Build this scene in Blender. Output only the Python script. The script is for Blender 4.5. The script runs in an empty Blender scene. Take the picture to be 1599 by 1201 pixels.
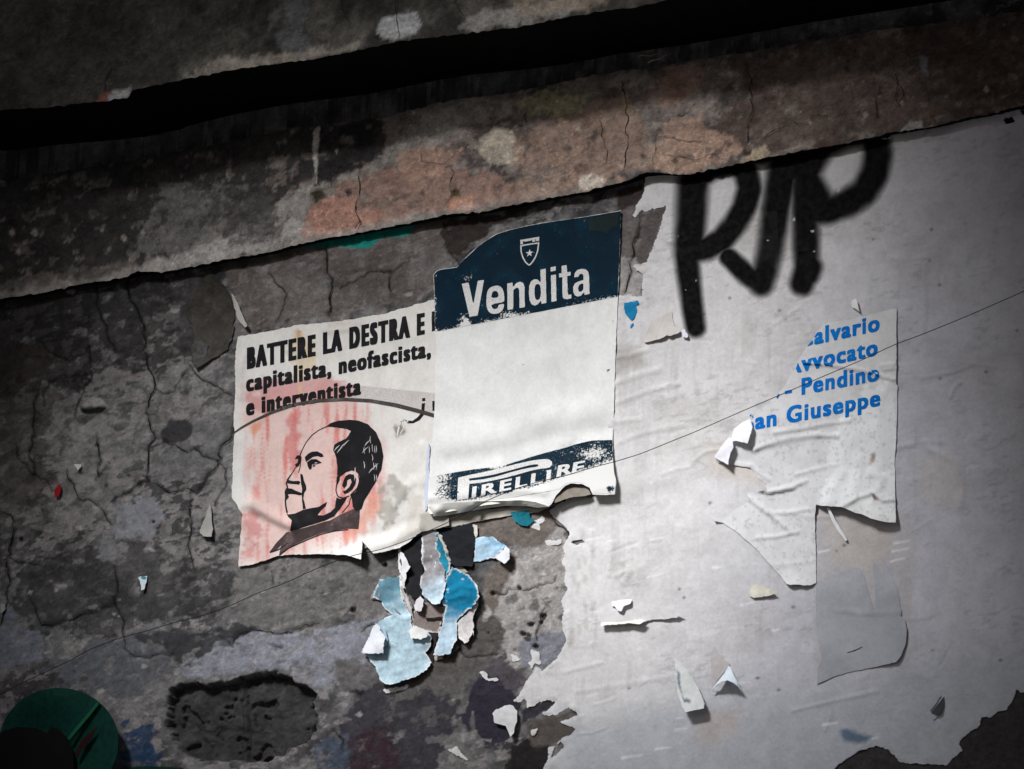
import bpy, math, random
import numpy as np
from mathutils import Vector
from mathutils.geometry import delaunay_2d_cdt

scene = bpy.context.scene
COL = scene.collection
rng = np.random.default_rng(7)
random.seed(7)
R = math.radians

# ------------------------------------------------------------------ camera
W, H = 1599.0, 1201.0
YAW, PITCH, DIST = R(27.8), R(20.0), 16.0
TGT = np.array([0.0, 0.0, 7.0])
FWD = np.array([-math.sin(YAW) * math.cos(PITCH), math.cos(YAW) * math.cos(PITCH), math.sin(PITCH)])
CAM = TGT - DIST * FWD
RT = np.array([math.cos(YAW), math.sin(YAW), 0.0])
UP = np.cross(RT, FWD)
VIEW_W = 3.476
cam_d = bpy.data.cameras.new('camera')
cam_d.sensor_width = 36
cam_d.lens = 36 * DIST / VIEW_W
cam_d.clip_start = 0.5
cam_d.clip_end = 500
cam = bpy.data.objects.new('camera', cam_d)
COL.objects.link(cam)
from mathutils import Matrix
cam.matrix_world = Matrix(((RT[0], UP[0], -FWD[0], CAM[0]), (RT[1], UP[1], -FWD[1], CAM[1]),
                           (RT[2], UP[2], -FWD[2], CAM[2]), (0, 0, 0, 1)))
scene.camera = cam
K = VIEW_W / W / DIST            # metres per pixel at unit depth
PPM = 460.0                      # source pixels per metre on the wall

# ------------------------------------------------------------------ light
SUN_EL, SUN_AZ = 40.0, -12.0     # elevation, and angle from the wall's normal (negative: from the left)
SUN_STRENGTH, SUN_ANGLE, SKY_STRENGTH, EXPOSURE = 4.8, 16.0, 0.05, 0.08
world = bpy.data.worlds.new('World')
scene.world = world
world.use_nodes = True
wn = world.node_tree
for n in list(wn.nodes):
    wn.nodes.remove(n)
sky = wn.nodes.new('ShaderNodeTexSky')
sky.sky_type = 'NISHITA'
sky.sun_disc = False
sky.sun_elevation = R(SUN_EL)
sky.sun_rotation = R(180 - SUN_AZ)
sky.dust_density = 3.0
bg = wn.nodes.new('ShaderNodeBackground')
bg.inputs['Strength'].default_value = SKY_STRENGTH
wo = wn.nodes.new('ShaderNodeOutputWorld')
wn.links.new(sky.outputs[0], bg.inputs[0])
wn.links.new(bg.outputs[0], wo.inputs[0])
sd = bpy.data.lights.new('sun', 'SUN')
sd.energy = SUN_STRENGTH
sd.angle = R(SUN_ANGLE)
sd.color = (0.98, 0.99, 1.0)
sun = bpy.data.objects.new('sun', sd)
COL.objects.link(sun)
# direction towards the sun
sdir = Vector((math.sin(R(SUN_AZ)) * math.cos(R(SUN_EL)), -math.cos(R(SUN_AZ)) * math.cos(R(SUN_EL)), math.sin(R(SUN_EL))))
sun.rotation_euler = sdir.to_track_quat('Z', 'Y').to_euler()
sun.location = (0, -20, 20)
vs = scene.view_settings
vs.view_transform = 'Standard'
vs.look = 'None'
vs.exposure = EXPOSURE
vs.gamma = 1
vs.use_curve_mapping = False

# ------------------------------------------------------------------ pixel <-> wall
def P(px, py, y=0.0):
    """point of the plane at depth y seen at a pixel of the photograph (arrays welcome)"""
    px = np.asarray(px, float); py = np.asarray(py, float); y = np.asarray(y, float)
    a = (px - W / 2) * K; b = -(py - H / 2) * K
    d = FWD + np.stack([a, a, a], -1) * RT + np.stack([b, b, b], -1) * UP
    t = (y - CAM[1]) / d[..., 1]
    return CAM + t[..., None] * d

def PX(p):
    q = p - CAM
    z = q @ FWD
    return (q @ RT) / z / K + W / 2, -(q @ UP) / z / K + H / 2

def lin(c):
    c = np.asarray(c, float) / 255.0
    return np.where(c <= 0.04045, c / 12.92, ((c + 0.055) / 1.055) ** 2.4)

# ------------------------------------------------------------------ noise
def vnoise(x, y, seed=0):
    xi = np.floor(x).astype(np.int64); yi = np.floor(y).astype(np.int64)
    xf = x - xi; yf = y - yi
    def h(a, b):
        n = (a * 374761393 + b * 668265263 + seed * 974634777) & 0xFFFFFFFF
        n = ((n ^ (n >> 13)) * 1274126177) & 0xFFFFFFFF
        n = n ^ (n >> 16)
        return (n & 0xFFFFFF) / float(0xFFFFFF)
    u = xf * xf * xf * (xf * (xf * 6 - 15) + 10); v = yf * yf * yf * (yf * (yf * 6 - 15) + 10)
    a = h(xi, yi); b = h(xi + 1, yi); c = h(xi, yi + 1); d = h(xi + 1, yi + 1)
    return (a * (1 - u) + b * u) * (1 - v) + (c * (1 - u) + d * u) * v

def fbm(x, y, s, oct=4, seed=0, ax=1.0, ay=1.0):
    """0..1 fractal noise, s = feature size in photo pixels; ax, ay stretch it"""
    t = 0; amp = 1; tot = 0; f = 1.0 / s
    x = np.asarray(x, float); y = np.asarray(y, float)
    for k in range(oct):
        t = t + amp * vnoise(x * f / ax + 17.3 * k, y * f / ay + 9.1 * k, seed + k * 13)
        tot += amp; amp *= 0.55; f *= 2.03
    return t / tot

def sstep(a, b, x):
    t = np.clip((x - a) / (b - a), 0, 1)
    return t * t * (3 - 2 * t)

def sdf_poly(poly, x, y, far=60.0):
    """signed distance to a closed polygon, negative inside; far away it is clamped"""
    poly = np.asarray(poly, float)
    shp = x.shape; x = x.ravel(); y = y.ravel()
    out = np.full(x.shape, far)
    x0, y0 = poly.min(0) - far; x1, y1 = poly.max(0) + far
    idx = np.where((x > x0) & (x < x1) & (y > y0) & (y < y1))[0]
    if len(idx) == 0:
        return out.reshape(shp)
    X = x[idx]; Y = y[idx]
    d2 = np.full(X.shape, 1e18); ins = np.zeros(X.shape, bool)
    n = len(poly)
    for i in range(n):
        ax_, ay_ = poly[i]; bx, by = poly[(i + 1) % n]
        ex, ey = bx - ax_, by - ay_
        L = ex * ex + ey * ey + 1e-12
        t = np.clip(((X - ax_) * ex + (Y - ay_) * ey) / L, 0, 1)
        d2 = np.minimum(d2, (X - ax_ - t * ex) ** 2 + (Y - ay_ - t * ey) ** 2)
        if ay_ != by:
            c = ((ay_ > Y) != (by > Y)) & (X < (bx - ax_) * (Y - ay_) / (by - ay_) + ax_)
            ins ^= c
    d = np.sqrt(d2)
    out[idx] = np.where(ins, -d, np.minimum(d, far))
    return out.reshape(shp)

def dist_line(pts, x, y, far=60.0):
    pts = np.asarray(pts, float)
    out = np.full(x.shape, far)
    x0, y0 = pts.min(0)[:2] - far; x1, y1 = pts.max(0)[:2] + far
    m = (x > x0) & (x < x1) & (y > y0) & (y < y1)
    X = x[m]; Y = y[m]
    d2 = np.full(X.shape, 1e18)
    for i in range(len(pts) - 1):
        ax_, ay_ = pts[i][:2]; bx, by = pts[i + 1][:2]
        ex, ey = bx - ax_, by - ay_
        t = np.clip(((X - ax_) * ex + (Y - ay_) * ey) / (ex * ex + ey * ey + 1e-12), 0, 1)
        d2 = np.minimum(d2, (X - ax_ - t * ex) ** 2 + (Y - ay_ - t * ey) ** 2)
    out[m] = np.minimum(np.sqrt(d2), far)
    return out

# ------------------------------------------------------------------ objects
def tag(o, label=None, cat=None, group=None, kind=None):
    if label: o['label'] = label
    if cat: o['category'] = cat
    if group: o['group'] = group
    if kind: o['kind'] = kind
    return o

def empty(name, loc):
    o = bpy.data.objects.new(name, None)
    o.empty_display_size = 0.1
    COL.objects.link(o)
    o.location = [float(v) for v in loc]
    return o

def mesh_obj(name, verts, faces, mat, parent=None, cols=None, attrs=None, smooth=True, thick=0.0):
    """verts (n,3) world; faces list or (m,4)/(m,3) array"""
    me = bpy.data.meshes.new(name)
    verts = np.asarray(verts, float)
    if parent is not None:
        verts = verts - np.array(parent.location)
        org = np.zeros(3)
    else:
        org = verts.mean(0); verts = verts - org
    if isinstance(faces, np.ndarray):
        m, k = faces.shape
        me.vertices.add(len(verts)); me.vertices.foreach_set('co', verts.astype(np.float32).ravel())
        me.loops.add(m * k); me.loops.foreach_set('vertex_index', faces.astype(np.int32).ravel())
        me.polygons.add(m)
        me.polygons.foreach_set('loop_start', np.arange(0, m * k, k, dtype=np.int32))
        me.update(calc_edges=True)
    else:
        me.from_pydata([tuple(v) for v in verts], [], faces)
        me.update()
    me.validate(clean_customdata=False)
    if cols is not None and len(me.vertices) == len(cols):
        a = me.attributes.new('Col', 'FLOAT_COLOR', 'POINT')
        c = np.ones((len(cols), 4), np.float32); c[:, :3] = cols
        a.data.foreach_set('color', c.ravel())
    for k_, v_ in (attrs or {}).items():
        a = me.attributes.new(k_, 'FLOAT', 'POINT')
        a.data.foreach_set('value', np.asarray(v_, np.float32).ravel())
    if smooth:
        me.polygons.foreach_set('use_smooth', np.ones(len(me.polygons), bool))
    me.materials.append(mat)
    o = bpy.data.objects.new(name, me)
    COL.objects.link(o)
    if parent is not None:
        o.parent = parent
    else:
        o.location = [float(v) for v in org]
    return o

def thicken(V, F, t, cols):
    """front, back and a rim with edges of its own, so that a sheet keeps crisp edges"""
    n = len(V)
    cnt = {}
    for f in F:
        for a, b in zip(f, f[1:] + f[:1]): cnt[(a, b)] = cnt.get((a, b), 0) + 1
    rim = [(a, b) for (a, b) in cnt if (b, a) not in cnt]
    bk = V + np.array([0, t, 0])
    ids = sorted({q for e in rim for q in e}); m = {q: k for k, q in enumerate(ids)}
    V2 = np.concatenate([V, bk, V[ids], bk[ids]])
    k = len(ids)
    F2 = list(F) + [tuple(n + q for q in reversed(f)) for f in F] + [(2 * n + m[b], 2 * n + m[a], 2 * n + k + m[a], 2 * n + k + m[b]) for a, b in rim]
    C2 = None if cols is None else np.concatenate([cols, cols, cols[ids], cols[ids]])
    return V2, F2, C2

def grid_faces(nx, ny):
    i = np.arange(ny - 1)[:, None] * nx + np.arange(nx - 1)[None, :]
    return np.stack([i, i + 1, i + 1 + nx, i + nx], -1).reshape(-1, 4)

def march(field, gx, gy):
    """polygons of field > 0 on a regular grid; returns fractional grid coordinates and faces"""
    ny, nx = field.shape
    ins = field > 0
    cid = np.full((ny, nx), -1, np.int64)
    jj, ii = np.where(ins)
    cid[jj, ii] = np.arange(len(ii))
    pts = [np.stack([ii, jj], -1).astype(float)]
    s = ins[:-1, :-1].astype(int) + ins[:-1, 1:] + ins[1:, 1:] + ins[1:, :-1]
    j4, i4 = np.where(s == 4)
    faces = np.stack([cid[j4, i4], cid[j4, i4 + 1], cid[j4 + 1, i4 + 1], cid[j4 + 1, i4]], -1).tolist()
    vid = {}; ex = []; n0 = len(ii)
    def cross(i0, j0, i1, j1):
        if (i0, j0) > (i1, j1):
            i0, j0, i1, j1 = i1, j1, i0, j0
        k = (i0, j0, i1, j1)
        if k not in vid:
            a = field[j0, i0]; b = field[j1, i1]
            t = min(max(a / (a - b), 0.02), 0.98)
            vid[k] = n0 + len(ex); ex.append((i0 + (i1 - i0) * t, j0 + (j1 - j0) * t))
        return vid[k]
    for j, i in zip(*np.where((s > 0) & (s < 4))):
        i = int(i); j = int(j)
        cs = ((i, j), (i + 1, j), (i + 1, j + 1), (i, j + 1))
        f = []
        for q in range(4):
            a = cs[q]; b = cs[(q + 1) % 4]
            ia = ins[a[1], a[0]]; ib = ins[b[1], b[0]]
            if ia: f.append(int(cid[a[1], a[0]]))
            if ia != ib: f.append(cross(*a, *b))
        if len(f) > 2: faces.append(f)
    if ex: pts.append(np.array(ex))
    return np.concatenate(pts), faces

# ------------------------------------------------------------------ materials
def nodes(name):
    m = bpy.data.materials.new(name)
    m.use_nodes = True
    nt = m.node_tree
    b = nt.nodes['Principled BSDF']
    return m, nt, b

def N(nt, t, **kw):
    n = nt.nodes.new(t)
    for k, v in kw.items():
        if k in n.inputs.keys(): n.inputs[k].default_value = v
        else: setattr(n, k, v)
    return n

def noise_n(nt, vec, scale, detail=5, rough=0.6, dist=0.0):
    n = N(nt, 'ShaderNodeTexNoise', Scale=scale, Detail=detail, Roughness=rough, Distortion=dist)
    nt.links.new(vec, n.inputs['Vector'])
    return n.outputs['Fac']

def ramp(nt, fac, lo, hi, a=0.0, b=1.0):
    n = N(nt, 'ShaderNodeMapRange')
    n.interpolation_type = 'SMOOTHSTEP'
    n.inputs['From Min'].default_value = lo; n.inputs['From Max'].default_value = hi
    n.inputs['To Min'].default_value = a; n.inputs['To Max'].default_value = b
    nt.links.new(fac, n.inputs['Value'])
    return n.outputs['Result']

def mix(nt, fac, a, b, mode='MIX'):
    n = nt.nodes.new('ShaderNodeMix'); n.data_type = 'RGBA'; n.blend_type = mode
    for s, v in ((0, fac), (6, a), (7, b)):
        if isinstance(v, (int, float)): n.inputs[s].default_value = v
        elif isinstance(v, tuple): n.inputs[s].default_value = (*v, 1.0)
        else: nt.links.new(v, n.inputs[s])
    return n.outputs[2]

def math_n(nt, op, a, b=None):
    n = nt.nodes.new('ShaderNodeMath'); n.operation = op
    for s, v in ((0, a), (1, b)):
        if v is None: continue
        if isinstance(v, (int, float)): n.inputs[s].default_value = v
        else: nt.links.new(v, n.inputs[s])
    return n.outputs[0]

def surface(name, base=None, rough=0.9, vary=0.35, fine=0.25, specks=0.0, light_specks=0.0,
            bump=0.4, bump_scale=90.0, crisp=0.0):
    """weathered surface: vertex colour 'Col' (or base) broken up by procedural noise at three sizes"""
    m, nt, b = nodes(name)
    geo = N(nt, 'ShaderNodeNewGeometry')
    vec = geo.outputs['Position']
    if base is None:
        at = N(nt, 'ShaderNodeAttribute'); at.attribute_name = 'Col'
        col = at.outputs['Color']
    else:
        rgb = N(nt, 'ShaderNodeRGB'); rgb.outputs[0].default_value = (*base, 1)
        col = rgb.outputs[0]
    n1 = noise_n(nt, vec, 14, 8, 0.65, 0.3)
    n2 = noise_n(nt, vec, 75, 6, 0.7)
    n3 = noise_n(nt, vec, 420, 3, 0.6)
    g = ramp(nt, n1, 0.3, 0.7, 1 - vary, 1 + vary)
    col = mix(nt, 1.0, col, g, 'MULTIPLY')
    g = ramp(nt, n2, 0.3, 0.7, 1 - fine, 1 + fine)
    col = mix(nt, 1.0, col, g, 'MULTIPLY')
    g = ramp(nt, n3, 0.3, 0.7, 1 - fine * 0.6, 1 + fine * 0.6)
    col = mix(nt, 1.0, col, g, 'MULTIPLY')
    if crisp:
        mp = N(nt, 'ShaderNodeMapping'); mp.inputs['Scale'].default_value = (0.8, 1, 1.12)
        nt.links.new(vec, mp.inputs['Vector'])
        v2 = mp.outputs[0]
        a1 = noise_n(nt, v2, 34, 9, 0.72, 0.4)
        a2 = noise_n(nt, v2, 90, 6, 0.7, 0.2)
        zone = ramp(nt, noise_n(nt, vec, 3.2, 4, 0.6), 0.38, 0.6)
        f1 = math_n(nt, 'MULTIPLY', ramp(nt, a1, 0.535, 0.55), crisp)
        col = mix(nt, math_n(nt, 'MULTIPLY', f1, 0.85), col, mix(nt, 1.0, col, (1.42, 1.40, 1.38), 'MULTIPLY'))
        f2 = math_n(nt, 'MULTIPLY', ramp(nt, a1, 0.445, 0.43), crisp)
        col = mix(nt, f2, col, mix(nt, 1.0, col, (0.66, 0.645, 0.64), 'MULTIPLY'))
        f3 = math_n(nt, 'MULTIPLY', math_n(nt, 'MULTIPLY', ramp(nt, a2, 0.575, 0.595), zone), crisp)
        col = mix(nt, f3, col, mix(nt, 1.0, col, (1.7, 1.66, 1.64), 'MULTIPLY'))
        f4 = math_n(nt, 'MULTIPLY', ramp(nt, a2, 0.39, 0.375), crisp)
        col = mix(nt, math_n(nt, 'MULTIPLY', f4, 0.8), col, mix(nt, 1.0, col, (0.45, 0.44, 0.44), 'MULTIPLY'))
        relief = math_n(nt, 'ADD', math_n(nt, 'MULTIPLY', f1, 0.35), math_n(nt, 'MULTIPLY', f3, 0.3))
        relief = math_n(nt, 'SUBTRACT', relief, math_n(nt, 'MULTIPLY', f2, 0.3))
        relief = math_n(nt, 'SUBTRACT', relief, math_n(nt, 'MULTIPLY', f4, 0.5))
    if specks:
        s = noise_n(nt, vec, 150, 2, 0.5)
        s2 = noise_n(nt, vec, 9, 3, 0.6)
        f = math_n(nt, 'MULTIPLY', ramp(nt, s, 0.70, 0.78), ramp(nt, s2, 0.45, 0.65))
        f = math_n(nt, 'MULTIPLY', f, specks)
        col = mix(nt, f, col, (0.03, 0.028, 0.03))
    if light_specks:
        s = noise_n(nt, vec, 110, 4, 0.7)
        s2 = noise_n(nt, vec, 6, 4, 0.6)
        f = math_n(nt, 'MULTIPLY', ramp(nt, s, 0.66, 0.74), ramp(nt, s2, 0.5, 0.62))
        f = math_n(nt, 'MULTIPLY', f, light_specks)
        col = mix(nt, f, col, (0.42, 0.40, 0.38))
    nt.links.new(col, b.inputs['Base Color'])
    b.inputs['Roughness'].default_value = rough
    b.inputs['Specular IOR Level'].default_value = 0.12
    if bump:
        bn = noise_n(nt, vec, bump_scale, 7, 0.68)
        bm_ = N(nt, 'ShaderNodeBump', Strength=bump, Distance=0.006)
        if crisp: bn = math_n(nt, 'ADD', bn, relief)
        nt.links.new(bn, bm_.inputs['Height'])
        nt.links.new(bm_.outputs[0], b.inputs['Normal'])
    return m

def paper_mat(name, base=None, rough=0.75, vary=0.06, wear=None, translucent=True, bump=0.15):
    m = surface(name, base, rough, vary, 0.05, 0.35, 0.0, bump, 25)
    return m

def print_mat(name, ink, under=(0.66, 0.655, 0.64), rough=0.5, chips=1.0, bleed=None):
    """printed ink that chips off to the paper below; attribute 'wear' 0..1 drives how much is gone"""
    m, nt, b = nodes(name)
    geo = N(nt, 'ShaderNodeNewGeometry'); vec = geo.outputs['Position']
    at = N(nt, 'ShaderNodeAttribute'); at.attribute_name = 'wear'
    n2 = noise_n(nt, vec, 130, 8, 0.75)
    n1 = noise_n(nt, vec, 12, 4, 0.6)
    th = math_n(nt, 'ADD', math_n(nt, 'MULTIPLY', at.outputs['Fac'], 0.55 * chips), math_n(nt, 'MULTIPLY', math_n(nt, 'SUBTRACT', n1, 0.5), 0.25))
    f = math_n(nt, 'ADD', n2, th)
    f = ramp(nt, f, 0.72, 0.80)
    ink2 = bleed or tuple(min(1, c * 2.2 + 0.012) for c in ink)
    c = mix(nt, ramp(nt, n1, 0.45, 0.75), ink, ink2)
    n3 = noise_n(nt, vec, 300, 3, 0.6)
    c = mix(nt, 1.0, c, ramp(nt, n3, 0.3, 0.7, 0.8, 1.2), 'MULTIPLY')
    c = mix(nt, f, c, under)
    nt.links.new(c, b.inputs['Base Color'])
    b.inputs['Roughness'].default_value = rough
    b.inputs['Specular IOR Level'].default_value = 0.04
    return m
#@@LIGHTEND

# ------------------------------------------------------------------ outlines traced on the wall (pixels of the photograph)
MOULD_LOW = [(-120, 488), (0, 467), (60, 458), (125, 445), (190, 434), (215, 425), (255, 425), (345, 407), (410, 396), (480, 378), (550, 365),
             (640, 348), (700, 334), (755, 331), (800, 320), (900, 302), (970, 286), (1000, 272), (1020, 269), (1045, 273), (1080, 271),
             (1200, 246), (1275, 232), (1340, 220), (1400, 205), (1440, 201), (1500, 187), (1599, 166), (1720, 144)]
MOULD_TOP = [(-120, 304), (0, 283), (70, 273), (150, 260), (250, 243), (350, 222), (450, 202), (550, 189), (600, 184), (650, 170), (700, 157),
             (800, 145), (925, 118), (1010, 106), (1100, 91), (1200, 76), (1350, 50), (1550, 24), (1720, -2)]
LEDGE_LOW = [(-120, 193), (0, 172), (80, 167), (150, 160), (200, 152), (207, 142), (250, 132), (300, 121), (360, 110), (425, 100), (500, 91),
             (550, 80), (625, 64), (700, 55), (800, 44), (850, 34), (900, 24), (1000, 10), (1050, 0), (1200, -26), (1720, -112)]

def lerp_line(line, x):
    a = np.array(line, float)
    return np.interp(x, a[:, 0], a[:, 1])

WHITE = [(1004, 240), (1009, 277), (1006, 302), (996, 318), (988, 336), (992, 341), (1002, 328), (1011, 331), (1025, 325), (1041, 322), (1036, 338), (1031, 353),
         (1027, 368), (1022, 382), (1016, 395), (1011, 410), (1002, 413), (991, 413), (990, 418), (1000, 424), (1005, 430), (1003, 448), (1001, 464), (990, 462),
         (982, 458), (967, 464), (958, 470), (955, 600), (945, 760), (925, 778), (893, 776), (868, 790), (858, 799), (866, 808), (880, 820), (890, 833),
         (886, 843), (880, 853), (883, 866), (878, 878), (884, 893), (881, 905), (885, 917), (885, 924), (877, 940), (882, 955), (876, 970), (879, 987), (884, 998), (881, 1008),
         (872, 1024), (860, 1037), (847, 1047), (838, 1040), (832, 1049), (818, 1067), (812, 1084), (800, 1095), (812, 1097), (820, 1092), (823, 1107), (836, 1102),
         (850, 1094), (867, 1095), (858, 1106), (844, 1116), (856, 1119), (867, 1117), (878, 1110), (887, 1105), (897, 1110), (904, 1117), (890, 1123), (874, 1127),
         (886, 1134), (900, 1139), (892, 1148), (877, 1154), (868, 1163), (854, 1167), (856, 1184), (848, 1201), (846, 1330), (1255, 1330), (1268, 1260), (1300, 1204), (1320, 1186), (1350, 1169),
         (1368, 1166), (1385, 1170), (1396, 1178), (1405, 1190), (1440, 1194), (1480, 1196), (1492, 1184), (1505, 1172), (1498, 1160), (1510, 1148), (1530, 1136), (1534, 1122),
         (1548, 1120), (1560, 1112), (1574, 1108), (1584, 1092), (1588, 1078), (1596, 1084), (1640, 1060), (1820, 1020), (2100, 900), (2100, 60), (1400, 180), (1200, 215)]
HOLE = [(267, 1074), (280, 1068), (302, 1064), (325, 1068), (345, 1067), (370, 1060), (390, 1054), (410, 1052), (426, 1049), (440, 1056), (455, 1058), (463, 1066), (472, 1071),
        (484, 1077), (494, 1080), (493, 1088), (486, 1096), (489, 1112), (494, 1129), (489, 1142), (481, 1155), (470, 1162), (455, 1168), (446, 1178), (432, 1184), (395, 1190),
        (358, 1188), (330, 1189), (309, 1184), (298, 1182), (289, 1178), (277, 1166), (267, 1155), (261, 1132), (258, 1106)]

def low(px, py):
    """slow undulation shared by the wall and all that is pasted on it (metres)"""
    return (fbm(px, py, 260, 3, 5) - 0.5) * 0.012

def wrinkle(lines, px, py):
    """list of (points, width px, height m): soft creases"""
    h = np.zeros(np.shape(px))
    for pts, w, a in lines:
        d = dist_line(pts, px, py, w * 5)
        h = h + a * np.exp(-(d / w) ** 2)
    return h

# ---- setting out of sight: street, and the building that the wall belongs to
def box(name, x0, x1, y0, y1, z0, z1, mat, parent=None, **kw):
    v = [(x, y, z) for z in (z0, z1) for y in (y0, y1) for x in (x0, x1)]
    f = [(0, 2, 3, 1), (4, 5, 7, 6), (0, 1, 5, 4), (2, 6, 7, 3), (0, 4, 6, 2), (1, 3, 7, 5)]
    return mesh_obj(name, np.array(v, float), f, mat, parent, smooth=False, **kw)

M_street = surface('street_stone', (0.06, 0.06, 0.062), 0.85, 0.3, 0.2)
g = mesh_obj('ground', np.array([(-60, -60, 0), (60, -60, 0), (60, 60, 0), (-60, 60, 0)], float), [(0, 1, 2, 3)], M_street, smooth=False)
g['kind'] = 'structure'

# ------------------------------------------------------------------ the wall
wall = empty('old_wall', (0, 0, 0))
tag(wall, 'old street wall of dark cracked plaster and peeling white plaster carrying the torn posters', 'wall')

def axis(lo, hi, step, out_lo, out_hi, n=8):
    core = np.arange(lo, hi, step)
    a = lo - (lo - out_lo) * (np.linspace(1, 0, n, endpoint=False) ** 2)
    b = hi + (out_hi - hi) * (np.linspace(0, 1, n) ** 2)
    return np.concatenate([a, core, b])

xs = axis(-2.15, 2.2, 0.0042, -4.0, 4.0)
zs = axis(5.2, 8.05, 0.0042, 3.9, 8.5)
GX, GZ = np.meshgrid(xs, zs)
pw = np.stack([GX, np.zeros_like(GX), GZ], -1)
X, Y = PX(pw)

def paint(col, x, y, poly, rgb, k=1.25, soft=6, warp=10, op=1.0, seed=1, size=30, mott=True):
    """lay a patch of another colour over part of a surface; its edge is broken up by noise"""
    pl = np.asarray(poly, float); mg = soft + warp + 2
    m = (x > pl[:, 0].min() - mg) & (x < pl[:, 0].max() + mg) & (y > pl[:, 1].min() - mg) & (y < pl[:, 1].max() + mg)
    full = np.zeros(x.shape)
    if not m.any(): return col, full
    xs_, ys_ = x[m], y[m]
    wx = xs_ + (fbm(xs_, ys_, size, 4, seed) - 0.5) * warp * 2
    wy = ys_ + (fbm(xs_, ys_, size, 4, seed + 50) - 0.5) * warp * 2
    ww_ = min(warp, 9) * 0.8
    wx = wx + (fbm(xs_, ys_, 7, 4, seed + 7) - 0.5) * ww_
    wy = wy + (fbm(xs_, ys_, 7, 4, seed + 8) - 0.5) * ww_
    d = sdf_poly(poly, wx, wy, 60 + soft)
    if mott and warp >= 6: d = d + (fbm(xs_, ys_ + .18 * xs_, 12, 5, seed + 9, 1.5, 1) - 0.5) * soft * 3.0
    sf = 1.0 + soft * (0.22 if mott else 1.0)
    a = (1 - sstep(-sf, sf, d)) * op
    if mott and warp >= 7: a = a * (0.35 + 0.65 * sstep(0.33, 0.40, fbm(xs_, ys_ + .18 * xs_, 15, 5, seed + 11, 1.4, 1)))
    full[m] = a
    col = col.copy() if x.size < 1000 else col
    c = np.minimum(lin(rgb) * k, 0.8)
    col[m] = col[m] * (1 - a[:, None]) + c * a[:, None]
    return col, full

def tone(x, y, c0, c1, s, seed, oct=5, ax=1, ay=1, lo=0.35, hi=0.65):
    t = sstep(lo, hi, fbm(x, y, s, oct, seed, ax, ay))[..., None]
    return lin(c0) * (1 - t) + lin(c1) * t

# sheared coordinate that follows the wall's horizontals in the picture
HY = Y + 0.18 * X
c = tone(X, HY, (80, 78, 78), (128, 125, 123), 60, 3)
c = c * (0.7 + 0.6 * fbm(X, HY, 22, 4, 8)[..., None])
# pale flecks left by scraped-off layers, running along the wall
fl = fbm(X, HY, 9, 5, 21, 1.7, 0.95)
area = sstep(0.36, 0.62, fbm(X, HY, 130, 3, 22))
inside = 1 - sstep(-40, 60, sdf_poly([(20, 500), (150, 520), (300, 500), (380, 480), (380, 830), (340, 900), (220, 890), (60, 860), (20, 800)], X, Y, 90))
f1 = sstep(0.545, 0.585, fl + 0.10 * area + 0.13 * inside - 0.07)
c = c * (1 - 0.6 * f1[..., None]) + lin((164, 156, 153)) * 0.6 * f1[..., None]
fd = sstep(0.565, 0.60, fbm(X, HY, 20, 5, 31, 1.3, 1.0))
c = c * (1 - 0.28 * fd[..., None])
COLW = c * 1.25
RAISE = np.zeros_like(X)
def wp(poly, rgb, raise_=0.0, **kw):
    global COLW, RAISE
    COLW, a = paint(COLW, X, Y, poly, rgb, **kw)
    RAISE = RAISE + a * raise_
wp([(-60, 440), (330, 400), (345, 440), (300, 560), (60, 600), (-60, 620)], (42, 40, 39), soft=22, warp=24, op=0.75, seed=2, size=60)
wp([(-60, 560), (90, 540), (70, 800), (-60, 840)], (62, 52, 47), soft=20, warp=20, op=0.6, seed=4)
wp([(30, 870), (200, 850), (370, 890), (350, 960), (200, 985), (70, 990), (20, 940)], (56, 55, 55), soft=14, warp=18, op=0.75, seed=6)
wp([(-60, 940), (20, 950), (40, 985), (66, 990), (64, 1035), (10, 1045), (-60, 1050)], (128, 130, 138), 0.002, soft=3, warp=8, seed=7)
wp([(70, 1040), (170, 1000), (260, 985), (280, 1030), (240, 1070), (180, 1090), (100, 1075)], (104, 104, 108), 0.001, soft=8, warp=14, seed=8)
wp([(280, 1045), (330, 1005), (400, 985), (470, 985), (600, 965), (590, 1010), (560, 1050), (500, 1075), (430, 1045), (380, 1050), (300, 1062)], (143, 143, 150), 0.002, soft=3, warp=7, seed=9)
wp([(210, 990), (420, 975), (350, 1000), (300, 1040), (280, 1030)], (70, 69, 70), soft=8, warp=8, seed=10)
wp([(365, 880), (420, 870), (570, 862), (640, 880), (610, 960), (480, 985), (420, 985), (370, 960)], (118, 114, 110), soft=10, warp=12, op=0.85, seed=11)
wp([(560, 1060), (700, 1040), (760, 1000), (800, 1060), (740, 1090), (700, 1130), (650, 1140), (560, 1110)], (104, 100, 97), 0.001, soft=8, warp=12, seed=12)
wp([(525, 1030), (560, 1030), (590, 1060), (586, 1085), (545, 1080), (525, 1055)], (112, 109, 107), 0.002, soft=2, warp=4, seed=13)
wp([(560, 1075), (620, 1090), (690, 1080), (720, 1110), (700, 1150), (690, 1200), (620, 1250), (500, 1250), (540, 1130)], (70, 66, 72), soft=10, warp=16, seed=14)
wp([(550, 1150), (600, 1140), (625, 1175), (615, 1260), (540, 1260)], (66, 44, 48), soft=12, warp=12, op=0.8, seed=15)
wp([(500, 1150), (545, 1150), (545, 1240), (480, 1240)], (82, 92, 108), soft=8, warp=8, op=0.8, seed=16)
wp([(720, 1070), (800, 1020), (818, 1067), (800, 1095), (760, 1100), (735, 1090)], (92, 86, 90), soft=5, warp=10, seed=17)
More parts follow.
